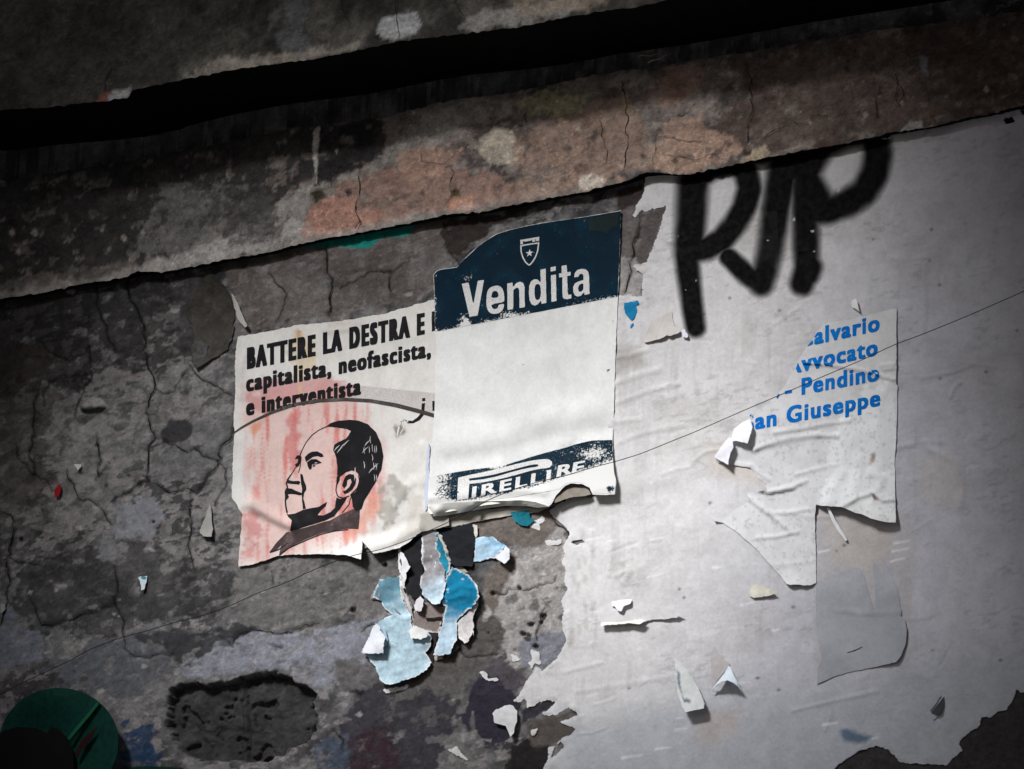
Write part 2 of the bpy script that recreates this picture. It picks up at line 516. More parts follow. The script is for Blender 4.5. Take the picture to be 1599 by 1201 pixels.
wp([(722, 1120), (735, 1075), (760, 1050), (800, 1080), (815, 1100), (790, 1160), (755, 1163), (745, 1140), (740, 1110), (730, 1145)], (58, 54, 66), soft=3, warp=6, seed=18)
wp([(815, 1105), (868, 1092), (856, 1108), (835, 1120), (815, 1130)], (62, 60, 66), soft=2, warp=5, seed=19)
wp([(790, 1210), (800, 1160), (825, 1150), (858, 1168), (852, 1250), (780, 1260)], (46, 43, 42), soft=3, warp=6, seed=20)
wp([(820, 1130), (905, 1105), (902, 1140), (860, 1165), (830, 1165)], (100, 92, 86), soft=2, warp=4, seed=21)
wp([(735, 838), (800, 806), (870, 800), (890, 850), (884, 980), (860, 1036), (800, 1050), (780, 1000), (740, 960), (770, 900), (810, 850), (800, 830)], (176, 170, 165), 0.002, soft=4, warp=8, seed=23)
wp([(790, 800), (862, 792), (880, 815), (850, 845), (818, 860), (790, 845), (745, 850), (740, 820)], (124, 114, 107), soft=3, warp=6, seed=24)
wp([(758, 900), (800, 860), (812, 870), (780, 930), (770, 960), (756, 940)], (118, 108, 100), soft=3, warp=4, seed=25)
wp([(808, 1000), (850, 985), (884, 990), (876, 1020), (846, 1045), (815, 1040)], (140, 140, 146), 0.001, soft=4, warp=6, seed=26)
wp([(590, 1000), (720, 940), (780, 980), (770, 1030), (680, 1060), (600, 1060)], (96, 91, 87), soft=10, warp=10, seed=27)
# between moulding and posters
wp([(345, 405), (560, 370), (700, 340), (700, 400), (670, 470), (500, 500), (370, 520), (370, 450)], (118, 107, 100), soft=12, warp=14, op=0.6, seed=28)
wp([(690, 345), (850, 320), (860, 330), (800, 345), (760, 360), (720, 400), (690, 390)], (66, 58, 55), soft=8, warp=8, seed=29)
wp([(965, 300), (1004, 285), (1008, 300), (990, 320), (965, 330)], (70, 62, 58), soft=3, warp=5, seed=30)
wp([(968, 330), (1003, 318), (1012, 340), (1030, 340), (1010, 400), (985, 405), (968, 440)], (122, 113, 110), soft=3, warp=8, seed=32)
wp([(1011, 334), (1040, 323), (1030, 355), (1010, 410), (990, 410), (1002, 370)], (106, 98, 95), soft=2, warp=3, seed=33)
wp([(968, 400), (990, 405), (1004, 425), (1002, 465), (966, 465)], (178, 172, 168), 0.001, soft=3, warp=6, seed=34)
wp([(440, 382), (480, 388), (520, 386), (560, 388), (582, 386), (590, 376), (636, 368), (650, 352), (560, 340), (470, 370)], (34, 140, 128), soft=1.5, warp=4, seed=35, k=1.6, mott=False)
wp([(250, 672), (262, 658), (290, 655), (305, 668), (296, 688), (270, 695), (252, 694)], (66, 65, 66), soft=3, warp=5, seed=36)
wp([(300, 655), (350, 645), (362, 700), (340, 725), (310, 750), (240, 755), (232, 710), (250, 700), (300, 695)], (118, 116, 115), 0.001, soft=4, warp=10, op=.8, seed=37)
wp([(131, 632), (138, 624), (145, 621), (156, 621), (162, 625), (168, 634), (150, 637), (140, 634), (133, 637)], (168, 163, 158), 0.004, soft=1.5, warp=2, seed=38)
wp([(126, 634), (135, 638), (150, 638), (166, 636), (160, 645), (140, 648), (128, 645)], (34, 32, 32), -0.004, soft=1.5, warp=3, seed=160)
wp([(110, 664), (125, 668), (150, 655), (165, 660), (182, 676), (160, 684), (140, 678), (124, 700), (112, 680)], (158, 154, 150), 0.002, soft=2, warp=5, seed=161)
wp([(186, 786), (240, 776), (262, 800), (236, 850), (200, 846), (176, 830)], (148, 148, 152), 0.001, soft=4, warp=12, op=.85, seed=162)
wp([(170, 830), (200, 850), (190, 880), (150, 870)], (140, 138, 138), 0.001, soft=4, warp=12, op=.8, seed=163)
wp([(185, 1135), (240, 1130), (250, 1200), (240, 1260), (185, 1260)], (30, 62, 96), soft=14, warp=10, op=0.85, seed=39)
wp([(150, 1120), (190, 1120), (190, 1260), (140, 1260)], (110, 110, 114), soft=10, warp=10, op=0.6, seed=40)
wp([(1230, 1330), (1260, 1190), (1400, 1150), (1650, 1040), (1900, 1000), (1900, 1400)], (66, 63, 62), soft=6, warp=4, seed=41)
for _ in range(90):                                # small chips and knocks all over
    cx, cy = rng.uniform(0, 900), rng.uniform(380, 1200)
    r = rng.uniform(2, 7)
    an = np.sort(rng.uniform(0, 6.283, 7))
    pl = [(cx + r * rng.uniform(.6, 1.6) * math.cos(a), cy + r * rng.uniform(.4, 1.0) * math.sin(a)) for a in an]
    wp(pl, (188, 182, 176) if rng.random() < 0.45 else (50, 46, 45), -0.0015, soft=1.5, warp=2, op=0.7, seed=60)

# holes, knocks and grooves as relief
hd = sdf_poly(HOLE, X + (fbm(X, Y, 16, 4, 71) - .5) * 16, Y + (fbm(X, Y, 16, 4, 72) - .5) * 14, 60)
hole = 1 - sstep(-2.5, 1.0, hd)
inner = lin((66, 64, 63)) * 1.25 * (0.65 + 0.7 * fbm(X, Y, 16, 5, 73)[..., None])
COLW = COLW * (1 - hole[..., None]) + inner * hole[..., None]
rough_in = (fbm(X, Y, 42, 5, 74) - 0.5) * 0.034 - 0.014 * sstep(0.58, 0.66, fbm(X, HY, 24, 4, 75, 1.2, 1))
RAISE = RAISE + hole * (-0.038 + rough_in)
pits = [(551, 952, 5.5), (601, 882, 4.5), (823, 996, 8), (815, 990, 5), (836, 1010, 5), (828, 975, 5), (847, 963, 6), (843, 972, 4), (762, 988, 2), (811, 918, 4),
        (770, 927, 4), (1380, 213, 5), (32, 842, 4), (239, 815, 3), (492, 690 - 400, 3)]
for (a, b, r) in pits:
    d = np.hypot(X - a, (Y - b)) + (fbm(X, Y, 6, 3, 81) - .5) * r
    m_ = 1 - sstep(r * 0.5, r * 1.1, d)
    RAISE = RAISE - m_ * 0.012
    COLW = COLW * (1 - 0.8 * m_[..., None])
low_w = low(X, Y)
RELIEF = (fbm(X, HY, 40, 6, 90) - 0.5) * 0.007 + (fbm(X, HY, 9, 3, 91, 1.5, 1) - 0.5) * 0.0022 - f1 * 0.0006
CR_W = [  # crack lines of the old plaster, with their width in pixels
    ([(146, 448), (152, 480), (160, 520), (172, 552)], 1.6), ([(205, 432), (212, 470), (222, 520), (228, 560), (232, 600), (234, 650), (229, 700), (228, 750)], 2.2),
    ([(228, 750), (200, 765), (168, 784)], 1.6), ([(228, 750), (245, 757), (270, 756), (296, 762), (315, 750), (342, 728), (352, 705), (365, 670)], 2.4),
    ([(228, 703), (245, 698), (252, 694), (270, 700), (290, 702), (300, 694), (320, 712), (338, 730)], 1.8), ([(292, 770), (294, 810), (290, 850), (294, 890)], 1.6),
    ([(135, 545), (137, 590), (128, 630), (124, 648)], 1.5), ([(58, 612), (54, 660), (52, 750)], 1.6), ([(153, 672), (150, 720), (144, 760)], 1.8),
    ([(68, 630), (75, 600), (140, 582)], 1.2), ([(0, 800), (14, 806), (20, 830), (16, 900), (12, 940), (0, 975)], 2.4),
    ([(180, 875), (186, 920), (188, 990)], 1.6), ([(52, 935), (62, 960), (70, 977), (110, 968), (185, 940), (186, 930)], 2.6), ([(188, 990), (190, 1010)], 1.2),
    ([(300, 575), (320, 595), (345, 610), (366, 625)], 1.3), ([(515, 385), (517, 420), (512, 445), (508, 500)], 2.4), ([(608, 420), (606, 445), (604, 470)], 1.8),
    ([(535, 450), (570, 432), (608, 418), (640, 410)], 1.0), ([(505, 970), (470, 985), (440, 990), (400, 982), (360, 1008)], 2.6), ([(380, 1056), (384, 1100), (380, 1185)], 1.6),
    ([(300, 1130), (330, 1147), (360, 1140), (400, 1135)], 2.2), ([(770, 928), (790, 922), (812, 918), (840, 915), (870, 905)], 1.3), ([(852, 950), (848, 980), (842, 1000)], 1.4),
    ([(866, 806), (875, 820), (890, 836)], 2.0), ([(998, 350), (994, 380), (992, 398), (985, 420), (978, 438), (972, 450)], 2.2), ([(1002, 335), (1000, 350), (998, 362)], 1.4),
    ([(1008, 470), (1003, 500), (1000, 520)], 1.2), ([(700, 395), (712, 430)], 1.0), ([(430, 890), (436, 910)], 1.0), ([(420, 1010), (440, 1016), (436, 1020)], 1.6),
    ([(540, 1080), (552, 1092), (560, 1085)], 2.0), ([(530, 1140), (540, 1155), (536, 1170)], 1.6)]
def bent(pts, seed=0):
    """a crack's course made irregular, sampled every 3 px"""
    pts = np.array(pts, float)
    seg = np.hypot(*(pts[1:] - pts[:-1]).T); s = np.concatenate([[0], np.cumsum(seg)])
    t = np.arange(0, s[-1], 3.0)
    x = np.interp(t, s, pts[:, 0]); y = np.interp(t, s, pts[:, 1])
    a, b = x.copy(), y.copy()
    x = x + (fbm(a, b, 14, 4, 95 + seed) - .5) * 13 + (fbm(a, b, 50, 2, 195 + seed) - .5) * 22
    y = y + (fbm(a, b, 14, 4, 96 + seed) - .5) * 13 + (fbm(a, b, 50, 2, 196 + seed) - .5) * 22
    return x, y, t, s[-1]
CR_W += [([(60, 530), (100, 560), (135, 545)], 1.2), ([(230, 600), (262, 612), (300, 575)], 1.0), ([(96, 740), (120, 780), (150, 790), (176, 820)], 1.4), ([(365, 670), (372, 640), (380, 628)], 1.6),
         ([(338, 730), (350, 760), (344, 800)], 1.2), ([(20, 870), (50, 880), (90, 872)], 1.2), ([(420, 430), (440, 470), (430, 500)], 1.0), ([(30, 700), (52, 750), (80, 770)], 1.2),
         ([(190, 1010), (230, 1030), (280, 1020)], 1.2), ([(700, 1010), (730, 1030), (770, 1022)], 1.2), ([(560, 990), (600, 975)], 1.2)]
for pts, w in CR_W:
    bx_, by_, _, _ = bent(pts)
    d = dist_line(np.stack([bx_, by_], -1), X, Y, 12)
    RELIEF = RELIEF - 0.003 * (1 - sstep(0, w * 1.8, d))
    COLW = COLW * (1 - 0.35 * (1 - sstep(0, w * 2.5, d))[..., None])
COLW = np.clip(COLW * 0.57 * np.array([0.97, 0.99, 1.03]), 0, 0.6)
hw = low_w + RELIEF + RAISE
M_plaster = surface('dark_plaster', None, 0.93, 0.14, 0.12, 0.5, 0.15, 0.25, 40, crisp=0.58)
v = np.stack([GX, -hw, GZ], -1).reshape(-1, 3)
gf = grid_faces(len(xs), len(zs))
deep = (sdf_poly(WHITE, X, Y, 60) < -25).ravel() & (np.abs(GX) < 2.1).ravel()    # the old coat stops where the white one covers it
gf = gf[~deep[gf].all(1)]
mesh_obj('old_plaster', v, gf, M_plaster, wall, cols=COLW.reshape(-1, 3))

def _unused(px, py):
    """height of the old plaster without its finest relief, for things that lie on it"""
    return low(px, py) + 0.003

# ---- cracks as narrow dark grooves with ragged width
M_crack = surface('crack_dirt', (0.012, 0.011, 0.011), 1.0, 0.2, 0.2, bump=0)
def crack(pts, w, y0=0.0, lift=0.0026, name='crack', seed=0):
    x, y, t, tot = bent(pts, seed)
    dx = np.gradient(x); dy = np.gradient(y); L = np.hypot(dx, dy) + 1e-6
    ww = w * 0.36 * np.clip(0.15 + 1.7 * fbm(x, y, 9, 3, 97 + seed) ** 1.5, .15, 1.6) * np.minimum(1, np.minimum(t, tot - t) / 12 + 0.2)
    a = np.stack([x - dy / L * ww, y + dx / L * ww], -1); b = np.stack([x + dy / L * ww, y - dx / L * ww], -1)
    q = np.concatenate([a, b]); n = len(x)
    vv = P(q[:, 0], q[:, 1], y0 - (low(q[:, 0], q[:, 1]) if y0 == 0 else 0) - lift)
    f = [(i, i + 1, n + i + 1, n + i) for i in range(n - 1)]
    return vv, f
for k, (pts, w) in enumerate(CR_W):
    if len(pts) < 2: continue
    vv, f = crack(pts, w)
    if len(vv) > 3: mesh_obj('crack', vv, f, M_crack, wall, smooth=False)

# ---- white plaster coat
CW = lin((208, 206, 207)) * 0.98
def white_col(x, y):
    c = np.ones(x.shape + (3,)) * CW
    c = c * (0.9 + 0.2 * fbm(x, y, 150, 4, 41)[..., None])
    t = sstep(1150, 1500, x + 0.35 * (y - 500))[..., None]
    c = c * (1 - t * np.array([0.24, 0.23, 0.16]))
    t = sstep(0.5, 0.75, fbm(x, y + .18 * x, 60, 5, 43, 2, 1))[..., None]
    c = c * (1 - 0.10 * t * np.array([0.9, 1.0, 1.15]))
    return c
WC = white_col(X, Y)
run = sstep(.56, .72, fbm(X, Y, 16, 4, 55, .8, 9)) * sstep(.45, .65, fbm(X, Y, 120, 3, 56))
WC = WC * (1 - .10 * run[..., None] * np.array([.9, 1, 1.05]))
scf = sstep(.60, .66, fbm(X, HY, 7, 4, 57, 2.2, .8)) * sstep(.5, .62, fbm(X, Y, 70, 3, 58))
WC = WC * (1 - .16 * scf[..., None])
def wq(poly, rgb, **kw):
    global WC
    WC, a = paint(WC, X, Y, poly, rgb, mott=False, **kw)
wq([(1270, 790), (1272, 1050), (1420, 1040), (1432, 830), (1400, 790)], (176, 172, 176), k=1, soft=3, warp=2, op=0.8, seed=44)
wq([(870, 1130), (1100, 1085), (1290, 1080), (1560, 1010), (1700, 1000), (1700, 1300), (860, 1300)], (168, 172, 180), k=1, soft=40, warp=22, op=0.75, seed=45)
wq([(1100, 1105), (1160, 1110), (1150, 1140), (1110, 1170), (1080, 1150)], (176, 160, 152), k=1, soft=10, warp=8, op=0.5, seed=46)
wq([(1312, 1142), (1345, 1144), (1362, 1150), (1340, 1162), (1318, 1158)], (60, 92, 120), k=1, soft=3, warp=5, op=0.8, seed=47)
wq([(960, 540), (1000, 545), (1010, 570), (975, 585), (958, 590)], (150, 143, 138), k=1, soft=10, warp=6, op=0.6, seed=48)
wq([(1440, 720), (1480, 710), (1510, 760), (1500, 800), (1440, 780)], (190, 182, 180), k=1, soft=8, warp=10, op=0.5, seed=49)
wq([(1110, 690), (1180, 710), (1190, 760), (1110, 740)], (196, 186, 176), k=1, soft=14, warp=6, op=0.7, seed=50)
wq([(1280, 790), (1300, 880), (1370, 900), (1400, 830)], (186, 178, 172), k=1, soft=10, warp=6, op=0.6, seed=51)
for _ in range(26):
    cx, cy = rng.uniform(880, 1400), rng.uniform(840, 1190)
    L_ = rng.uniform(8, 34); s_ = -0.17 + rng.uniform(-.06, .06); w_ = rng.uniform(.8, 2)
    wq([(cx, cy - w_), (cx + L_, cy + s_ * L_ - w_ * .3), (cx + L_, cy + s_ * L_ + w_ * .3), (cx, cy + w_)], (232, 232, 234), k=1, soft=1.5, warp=1.5, op=0.8, seed=52)
for _ in range(34):
    cx, cy = rng.uniform(960, 1590), rng.uniform(250, 1150); r = rng.uniform(1.2, 2.6)
    wq([(cx - r, cy), (cx, cy - r), (cx + r * 1.5, cy), (cx, cy + r)], (60, 52, 50), k=1, soft=1.2, warp=1, op=0.8, seed=53)
for _ in range(14):                                  # brownish stains beside the old layers' edges
    cx, cy = rng.uniform(890, 930), rng.uniform(830, 1010)
    wq([(cx - 3, cy - 8), (cx + 3, cy - 6), (cx + 2, cy + 8), (cx - 2, cy + 7)], (172, 164, 158), k=1, soft=2, warp=3, op=0.6, seed=54)
fields = sdf_poly(WHITE, X + (fbm(X, Y, 8, 3, 61) - .5) * 5, Y + (fbm(X, Y, 8, 3, 62) - .5) * 5, 60)
# islands of white left in the dark plaster
ISL = [[(880, 795), (925, 782), (950, 800), (890, 830)][:0] or [(850, 846), (862, 843), (880, 843), (876, 852), (858, 855)],
       [(825, 815), (838, 812), (850, 806), (852, 814), (842, 820), (848, 830), (838, 828), (826, 822)],
       [(748, 1048), (758, 1050), (762, 1060), (775, 1058), (786, 1062), (770, 1064), (757, 1062)], [(796, 1022), (806, 1024), (812, 1032), (802, 1034)],
       [(828, 1015), (842, 1018), (846, 1040), (838, 1036), (830, 1044), (822, 1036), (832, 1030)], [(830, 1140), (842, 1138), (836, 1150), (830, 1148)],
       [(0, 1035), (9, 1036), (6, 1052), (0, 1054)][:0] or [(600, 1078), (640, 1070), (636, 1076), (604, 1084)], [(700, 1172), (712, 1166), (735, 1190), (724, 1186)]]
for isl in ISL:
    fields = np.minimum(fields, sdf_poly(isl, X + (fbm(X, Y, 6, 3, 63) - .5) * 5, Y + (fbm(X, Y, 6, 3, 64) - .5) * 5, 60))
# holes in the white
for hl, r in (((1380, 215), 0),):
    pass
HOLES_W = [[(1163, 1060), (1177, 1058), (1170, 1110)][:0] or [(1471, 1088), (1475, 1095), (1466, 1114), (1454, 1112), (1462, 1100)],
           [(866, 1168), (876, 1158), (882, 1164), (870, 1178), (860, 1184)], [(1458, 1126), (1466, 1120), (1462, 1130)],
           [(1376, 208), (1388, 206), (1392, 214), (1380, 217)], [(1566, 186), (1580, 182), (1586, 190), (1572, 195)], [(1592, 170), (1610, 165), (1610, 178), (1596, 180)],
           [(893, 847), (908, 843), (914, 848), (898, 851)]]
for hl in HOLES_W:
    fields = np.maximum(fields, -sdf_poly(hl, X + (fbm(X, Y, 5, 3, 65) - .5) * 3, Y + (fbm(X, Y, 5, 3, 66) - .5) * 3, 60))
WR_W = [([(960, 600), (1000, 585), (1030, 578)], 5, .003), ([(965, 630), (1010, 612), (1060, 600)], 4, .0025), ([(960, 660), (1000, 655)], 4, .002), ([(970, 690), (1010, 675), (1070, 664)], 4, .002),
        ([(1085, 720), (1100, 708), (1140, 700)], 3, .002), ([(960, 560), (985, 556), (1010, 548)], 4, .003), ([(990, 470), (1000, 500), (1000, 540)], 3, .002),
        ([(895, 840), (892, 900), (890, 1000)], 5, .002), ([(926, 830), (922, 900), (930, 960), (926, 1005)], 3, .002), ([(955, 810), (958, 850), (952, 900)], 3, .002),
        ([(965, 900), (985, 890), (975, 910)], 4, .003), ([(1440, 590), (1484, 583), (1520, 570)], 3, .002), ([(1485, 620), (1490, 605), (1500, 598)], 3, .003),
        ([(1450, 700), (1490, 720), (1505, 760), (1500, 790)], 5, .003), ([(1400, 700), (1440, 690), (1470, 690)], 4, .002), ([(1060, 400), (1055, 380), (1066, 370)], 3, .002),
        ([(1040, 375), (1056, 382), (1070, 378)], 3, .002), ([(1180, 700), (1230, 690), (1280, 680)], 3, .002), ([(1240, 1110), (1300, 1095), (1370, 1080)], 3, .002),
        ([(1290, 1080), (1300, 1110), (1290, 1140)], 3, .002), ([(900, 1080), (1000, 1065), (1080, 1050)], 4, .0015), ([(880, 1050), (940, 1035)], 3, .0015)]
LAYERS = [([(926, 700), (1278, 640), (1276, 1060), (1100, 1096), (928, 1010)], .0007), ([(958, 470), (1080, 440), (1100, 700), (957, 720)], .0006), ([(885, 800), (926, 780), (930, 1012), (884, 1010)], .0008),
          ([(1276, 780), (1450, 740), (1452, 1000), (1276, 1100)], .0006), ([(1060, 1000), (1180, 975), (1210, 1120), (1050, 1150)], .0006)]
r_w = np.random.default_rng(77)
for _ in range(42):
    cx, cy = r_w.uniform(890, 1560), r_w.uniform(300, 1180); L_ = r_w.uniform(10, 55); sl = -0.17 + r_w.normal(0, .25)
    if r_w.random() < .15: sl = r_w.uniform(-4, 4); L_ *= .4
    WR_W.append(([(cx, cy), (cx + L_ * .5, cy + sl * L_ * .5 + r_w.uniform(-3, 3)), (cx + L_, cy + sl * L_)], r_w.uniform(1.6, 3.5), r_w.uniform(.0005, .0016) * r_w.choice([1, 1, -1])))
def white_h(X, Y):
    HY = Y + 0.18 * X
    lay = 0
    for pl, a in LAYERS:
        lay = lay + a * (1 - sstep(-1.5, 1.5, sdf_poly(pl, X + (fbm(X, Y, 25, 3, 79) - .5) * 8, Y + (fbm(X, Y, 25, 3, 78) - .5) * 8, 20)))
    return lay + low(X, Y) + 0.0045 + (fbm(X, HY, 90, 4, 67) - .5) * 0.003 + (fbm(X, HY, 16, 4, 68, 1.6, 1) - .5) * 0.0012 + 1.25 * wrinkle(WR_W, X, Y)
base_w = white_h(X, Y)
edge = sstep(0, 6, -fields)
hwht = base_w - (1 - edge) * 0.0012 + np.maximum(0, (fbm(X, Y, 30, 3, 69) - .55)) * 0.02 * (1 - sstep(2, 14, -fields))
jy, jx = np.where((fields < 0) & (np.abs(X - 800) < 1300))
sub = slice(None)
pts, fcs = march(-fields, None, None)
def bil(a, p):
    i = np.clip(p[:, 0].astype(int), 0, a.shape[1] - 2); j = np.clip(p[:, 1].astype(int), 0, a.shape[0] - 2)
    u = p[:, 0] - i; w = p[:, 1] - j
    if a.ndim == 3: u = u[:, None]; w = w[:, None]
    return (a[j, i] * (1 - u) + a[j, i + 1] * u) * (1 - w) + (a[j + 1, i] * (1 - u) + a[j + 1, i + 1] * u) * w
vx = bil(GX, pts); vz = bil(GZ, pts); vh = bil(hwht, pts)
on_edge = np.abs(bil(fields, pts)) < 0.3
M_white = surface('white_plaster_paint', None, 0.85, 0.08, 0.06, 0.6, 0.0, 0.35, 50)
nv = len(vx)
vv = np.stack([vx, -vh, vz], -1)
# rim down to the old plaster so that the coat has a broken edge with thickness
from collections import Counter
ec = Counter()
for f in fcs:
    for a, b in zip(f, f[1:] + f[:1]): ec[(a, b)] += 1
rim = [(a, b) for (a, b) in ec if (b, a) not in ec]
rv = {}
extra = []
for a, b in rim:
    for q in (a, b):
        if q not in rv:
            rv[q] = nv + len(extra)
            extra.append((vx[q], -vh[q], vz[q])); extra.append((vx[q], -(vh[q] - 0.009), vz[q]))
rf = [(rv[b], rv[a], rv[a] + 1, rv[b] + 1) for a, b in rim]
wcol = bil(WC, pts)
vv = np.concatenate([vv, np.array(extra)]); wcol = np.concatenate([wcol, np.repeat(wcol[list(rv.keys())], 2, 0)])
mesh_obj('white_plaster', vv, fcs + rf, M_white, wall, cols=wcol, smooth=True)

# ---- graffiti sprayed on the white plaster
STROKES = [([(1092, 240), (1087, 285), (1079, 330), (1073, 360), (1073, 400), (1077, 440), (1082, 480), (1087, 512)], 19, 13),
           ([(1082, 285), (1110, 264), (1145, 254), (1166, 268), (1172, 295), (1163, 325), (1147, 352), (1128, 375), (1105, 388), (1080, 393)], 16, 15),
           ([(1226, 225), (1220, 280), (1210, 340), (1203, 390), (1196, 425), (1190, 443)], 20, 17), ([(1190, 443), (1168, 430), (1150, 413), (1138, 402)], 15, 12),
           ([(1262, 215), (1258, 280), (1258, 340), (1260, 390), (1261, 420), (1254, 444)], 20, 16), ([(1268, 418), (1264, 432)], 15, 14),
           ([(1262, 262), (1285, 226), (1330, 204), (1366, 208), (1372, 240), (1366, 272), (1350, 300), (1324, 318), (1292, 328), (1264, 332)], 19, 18),
           ([(1262, 290), (1280, 312)], 22, 18), ([(1215, 232), (1262, 240)], 22, 24), ([(1225, 262), (1255, 268)], 16, 18), ([(1100, 245), (1210, 240)], 13, 13), ([(1082, 290), (1076, 395)], 21, 19)]
al = np.zeros_like(X)
for pts_, r0, r1 in STROKES:
    pts_ = np.array(pts_, float)
    seg = np.hypot(*(pts_[1:] - pts_[:-1]).T); s_ = np.concatenate([[0], np.cumsum(seg)])
    tt = np.arange(0, s_[-1] + 3, 3.0)
    for t in tt:
        cx = np.interp(t, s_, pts_[:, 0]); cy = np.interp(t, s_, pts_[:, 1]); r = (r0 + (r1 - r0) * t / s_[-1]) * 1.15
        m_ = (np.abs(X - cx) < r * 2) & (np.abs(Y - cy) < r * 2)
        d = np.hypot(X[m_] - cx, Y[m_] - cy) / r
        al[m_] = np.maximum(al[m_], 1 - sstep(0.45, 1.5, d))
al = al * (0.88 + 0.20 * sstep(.3, .7, fbm(X, Y, 36, 4, 191, .6, 2))) * (1 - 0.10 * ((X > 1180) & (X < 1215) & (Y > 330) & (Y < 420)))
for cx, cy, r in [(1239, 344, 4), (1180, 369, 2.2), (1199, 376, 1.6), (1231, 413, 2), (1270, 361, 3.2), (1273, 393, 2), (1309, 297, 3.5), (1072, 453, 1.6), (1060, 369, 1.6), (1301, 239, 1.6), (1072, 345, 2.2), (1088, 438, 1.2), (1336, 288, 1.8), (1096, 520, 1.4), (1213, 240, 2)]:
    al = al * (1 - (1 - sstep(r * .6, r * 1.2, np.hypot(X - cx + .3 * (Y - cy), (Y - cy) * 1.5) + (fbm(X, Y, 4, 3, 192) - .42) * r * 3)))
pts, fc2 = march(np.where(fields < -1, al - 0.015, -1), None, None)
vv = np.stack([bil(GX, pts), -(bil(hwht, pts) + 0.0009), bil(GZ, pts)], -1)
mg, nt, b = nodes('black_spray_paint')
at = N(nt, 'ShaderNodeAttribute'); at.attribute_name = 'alpha'
geo = N(nt, 'ShaderNodeNewGeometry'); vec = geo.outputs['Position']
g3 = noise_n(nt, vec, 700, 2, 0.6)
g2 = noise_n(nt, vec, 45, 6, 0.7)
a2 = math_n(nt, 'ADD', at.outputs['Fac'], math_n(nt, 'MULTIPLY', math_n(nt, 'SUBTRACT', g3, 0.5), 0.22))
a2 = math_n(nt, 'MULTIPLY', a2, 1.12)
a2 = math_n(nt, 'MULTIPLY', a2, ramp(nt, at.outputs['Fac'], 0.0, 0.12))
chip = ramp(nt, noise_n(nt, vec, 95, 5, 0.7), 0.26, 0.245)
a2 = math_n(nt, 'MINIMUM', a2, 1.0)
a2 = math_n(nt, 'MULTIPLY', a2, math_n(nt, 'SUBTRACT', 1.0, chip))
nt.links.new(a2, b.inputs['Alpha'])
for cxy in ():
    pass
cc = mix(nt, ramp(nt, g2, 0.35, 0.7), (0.001, 0.001, 0.001), (0.009, 0.009, 0.010))
nt.links.new(cc, b.inputs['Base Color'])
b.inputs['Roughness'].default_value = 0.6
b.inputs['Specular IOR Level'].default_value = 0.03
gr = mesh_obj('graffiti', vv, fc2, mg, wall, attrs={'alpha': bil(al, pts)})
gr['label'] = 'black sprayed letters with soft edges on the white plaster'

# ---- mouldings
def band(name, top, bot, y0, mat, col_fn, relief, step=3.4, ext=True, thick_back=0.12, under_y=0.0, round_=0.004):
    """a projecting course: face between two traced lines in the plane y0, its underside back to the wall, its top"""
    lx = np.concatenate([np.linspace(-900, -140, 10), np.arange(-110, 1715, step * 0.55), np.linspace(1740, 2700, 10)])
    def ext_line(line, x):
        a = np.array(line, float)
        y = np.interp(x, a[:, 0], a[:, 1])
        y = np.where(x < a[0, 0], a[0, 1] + (x - a[0, 0]) * -0.18, y)
        return np.where(x > a[-1, 0], a[-1, 1] + (x - a[-1, 0]) * -0.18, y)
    yb = ext_line(bot, lx) + (fbm(lx, lx * 0, 9, 4, 101) - .5) * 5
    yt = ext_line(top, lx) + (fbm(lx, lx * 0, 11, 4, 102) - .5) * 6
    n = max(20, int(np.median(yb - yt) / step))
    t = np.linspace(0, 1, n)
    xx = np.repeat(lx[None], n, 0); yy = yb[None] + (yt - yb)[None] * t[:, None]
    h = relief(xx, yy)
    edge_d = np.minimum(yb[None] - yy, yy - yt[None])
    h = h - round_ * np.exp(-np.maximum(edge_d, 0) / 5.0) * (0.5 + fbm(xx, yy, 14, 3, 103))
    V = P(xx, yy, y0 - h)
    C_ = col_fn(xx, yy)
    m = len(lx)
    # soffit rows (going back) and top rows
    under = [V]; cols = [C_]
    rows_b = []
    for k in (1, 2, 3):
        q = V[0].copy(); q[:, 1] += (under_y - q[:, 1]) * k / 3.0 + (0.02 if k == 3 else 0); q[:, 2] = q[:, 2] * (1 - k / 3.0) + np.convolve(np.pad(q[:, 2], 20, 'edge'), np.ones(41) / 41, 'valid') * k / 3.0 + 0.006
        rows_b.append(q)
    rows_t = []
    q = V[-1].copy(); q[:, 1] += thick_back; rows_t.append(q)
    allv = np.concatenate([np.stack(rows_b[::-1]), V[:1], V, V[-1:], np.stack(rows_t)])
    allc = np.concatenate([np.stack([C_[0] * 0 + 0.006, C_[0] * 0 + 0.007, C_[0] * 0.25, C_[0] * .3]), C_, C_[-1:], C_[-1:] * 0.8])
    gfc = grid_faces(m, allv.shape[0])
    row = gfc[:, 0] // m
    gfc = gfc[(row != 3) & (row != 4 + n - 1)]
    un = gfc[:, 0] // m < 3
    mesh_obj(name + '_underside', allv.reshape(-1, 3), gfc[un], M_shade_black, wall)  # underside's shade given as near-black colour
    return mesh_obj(name, allv.reshape(-1, 3), gfc[~un], mat, wall, cols=allc.reshape(-1, 3))

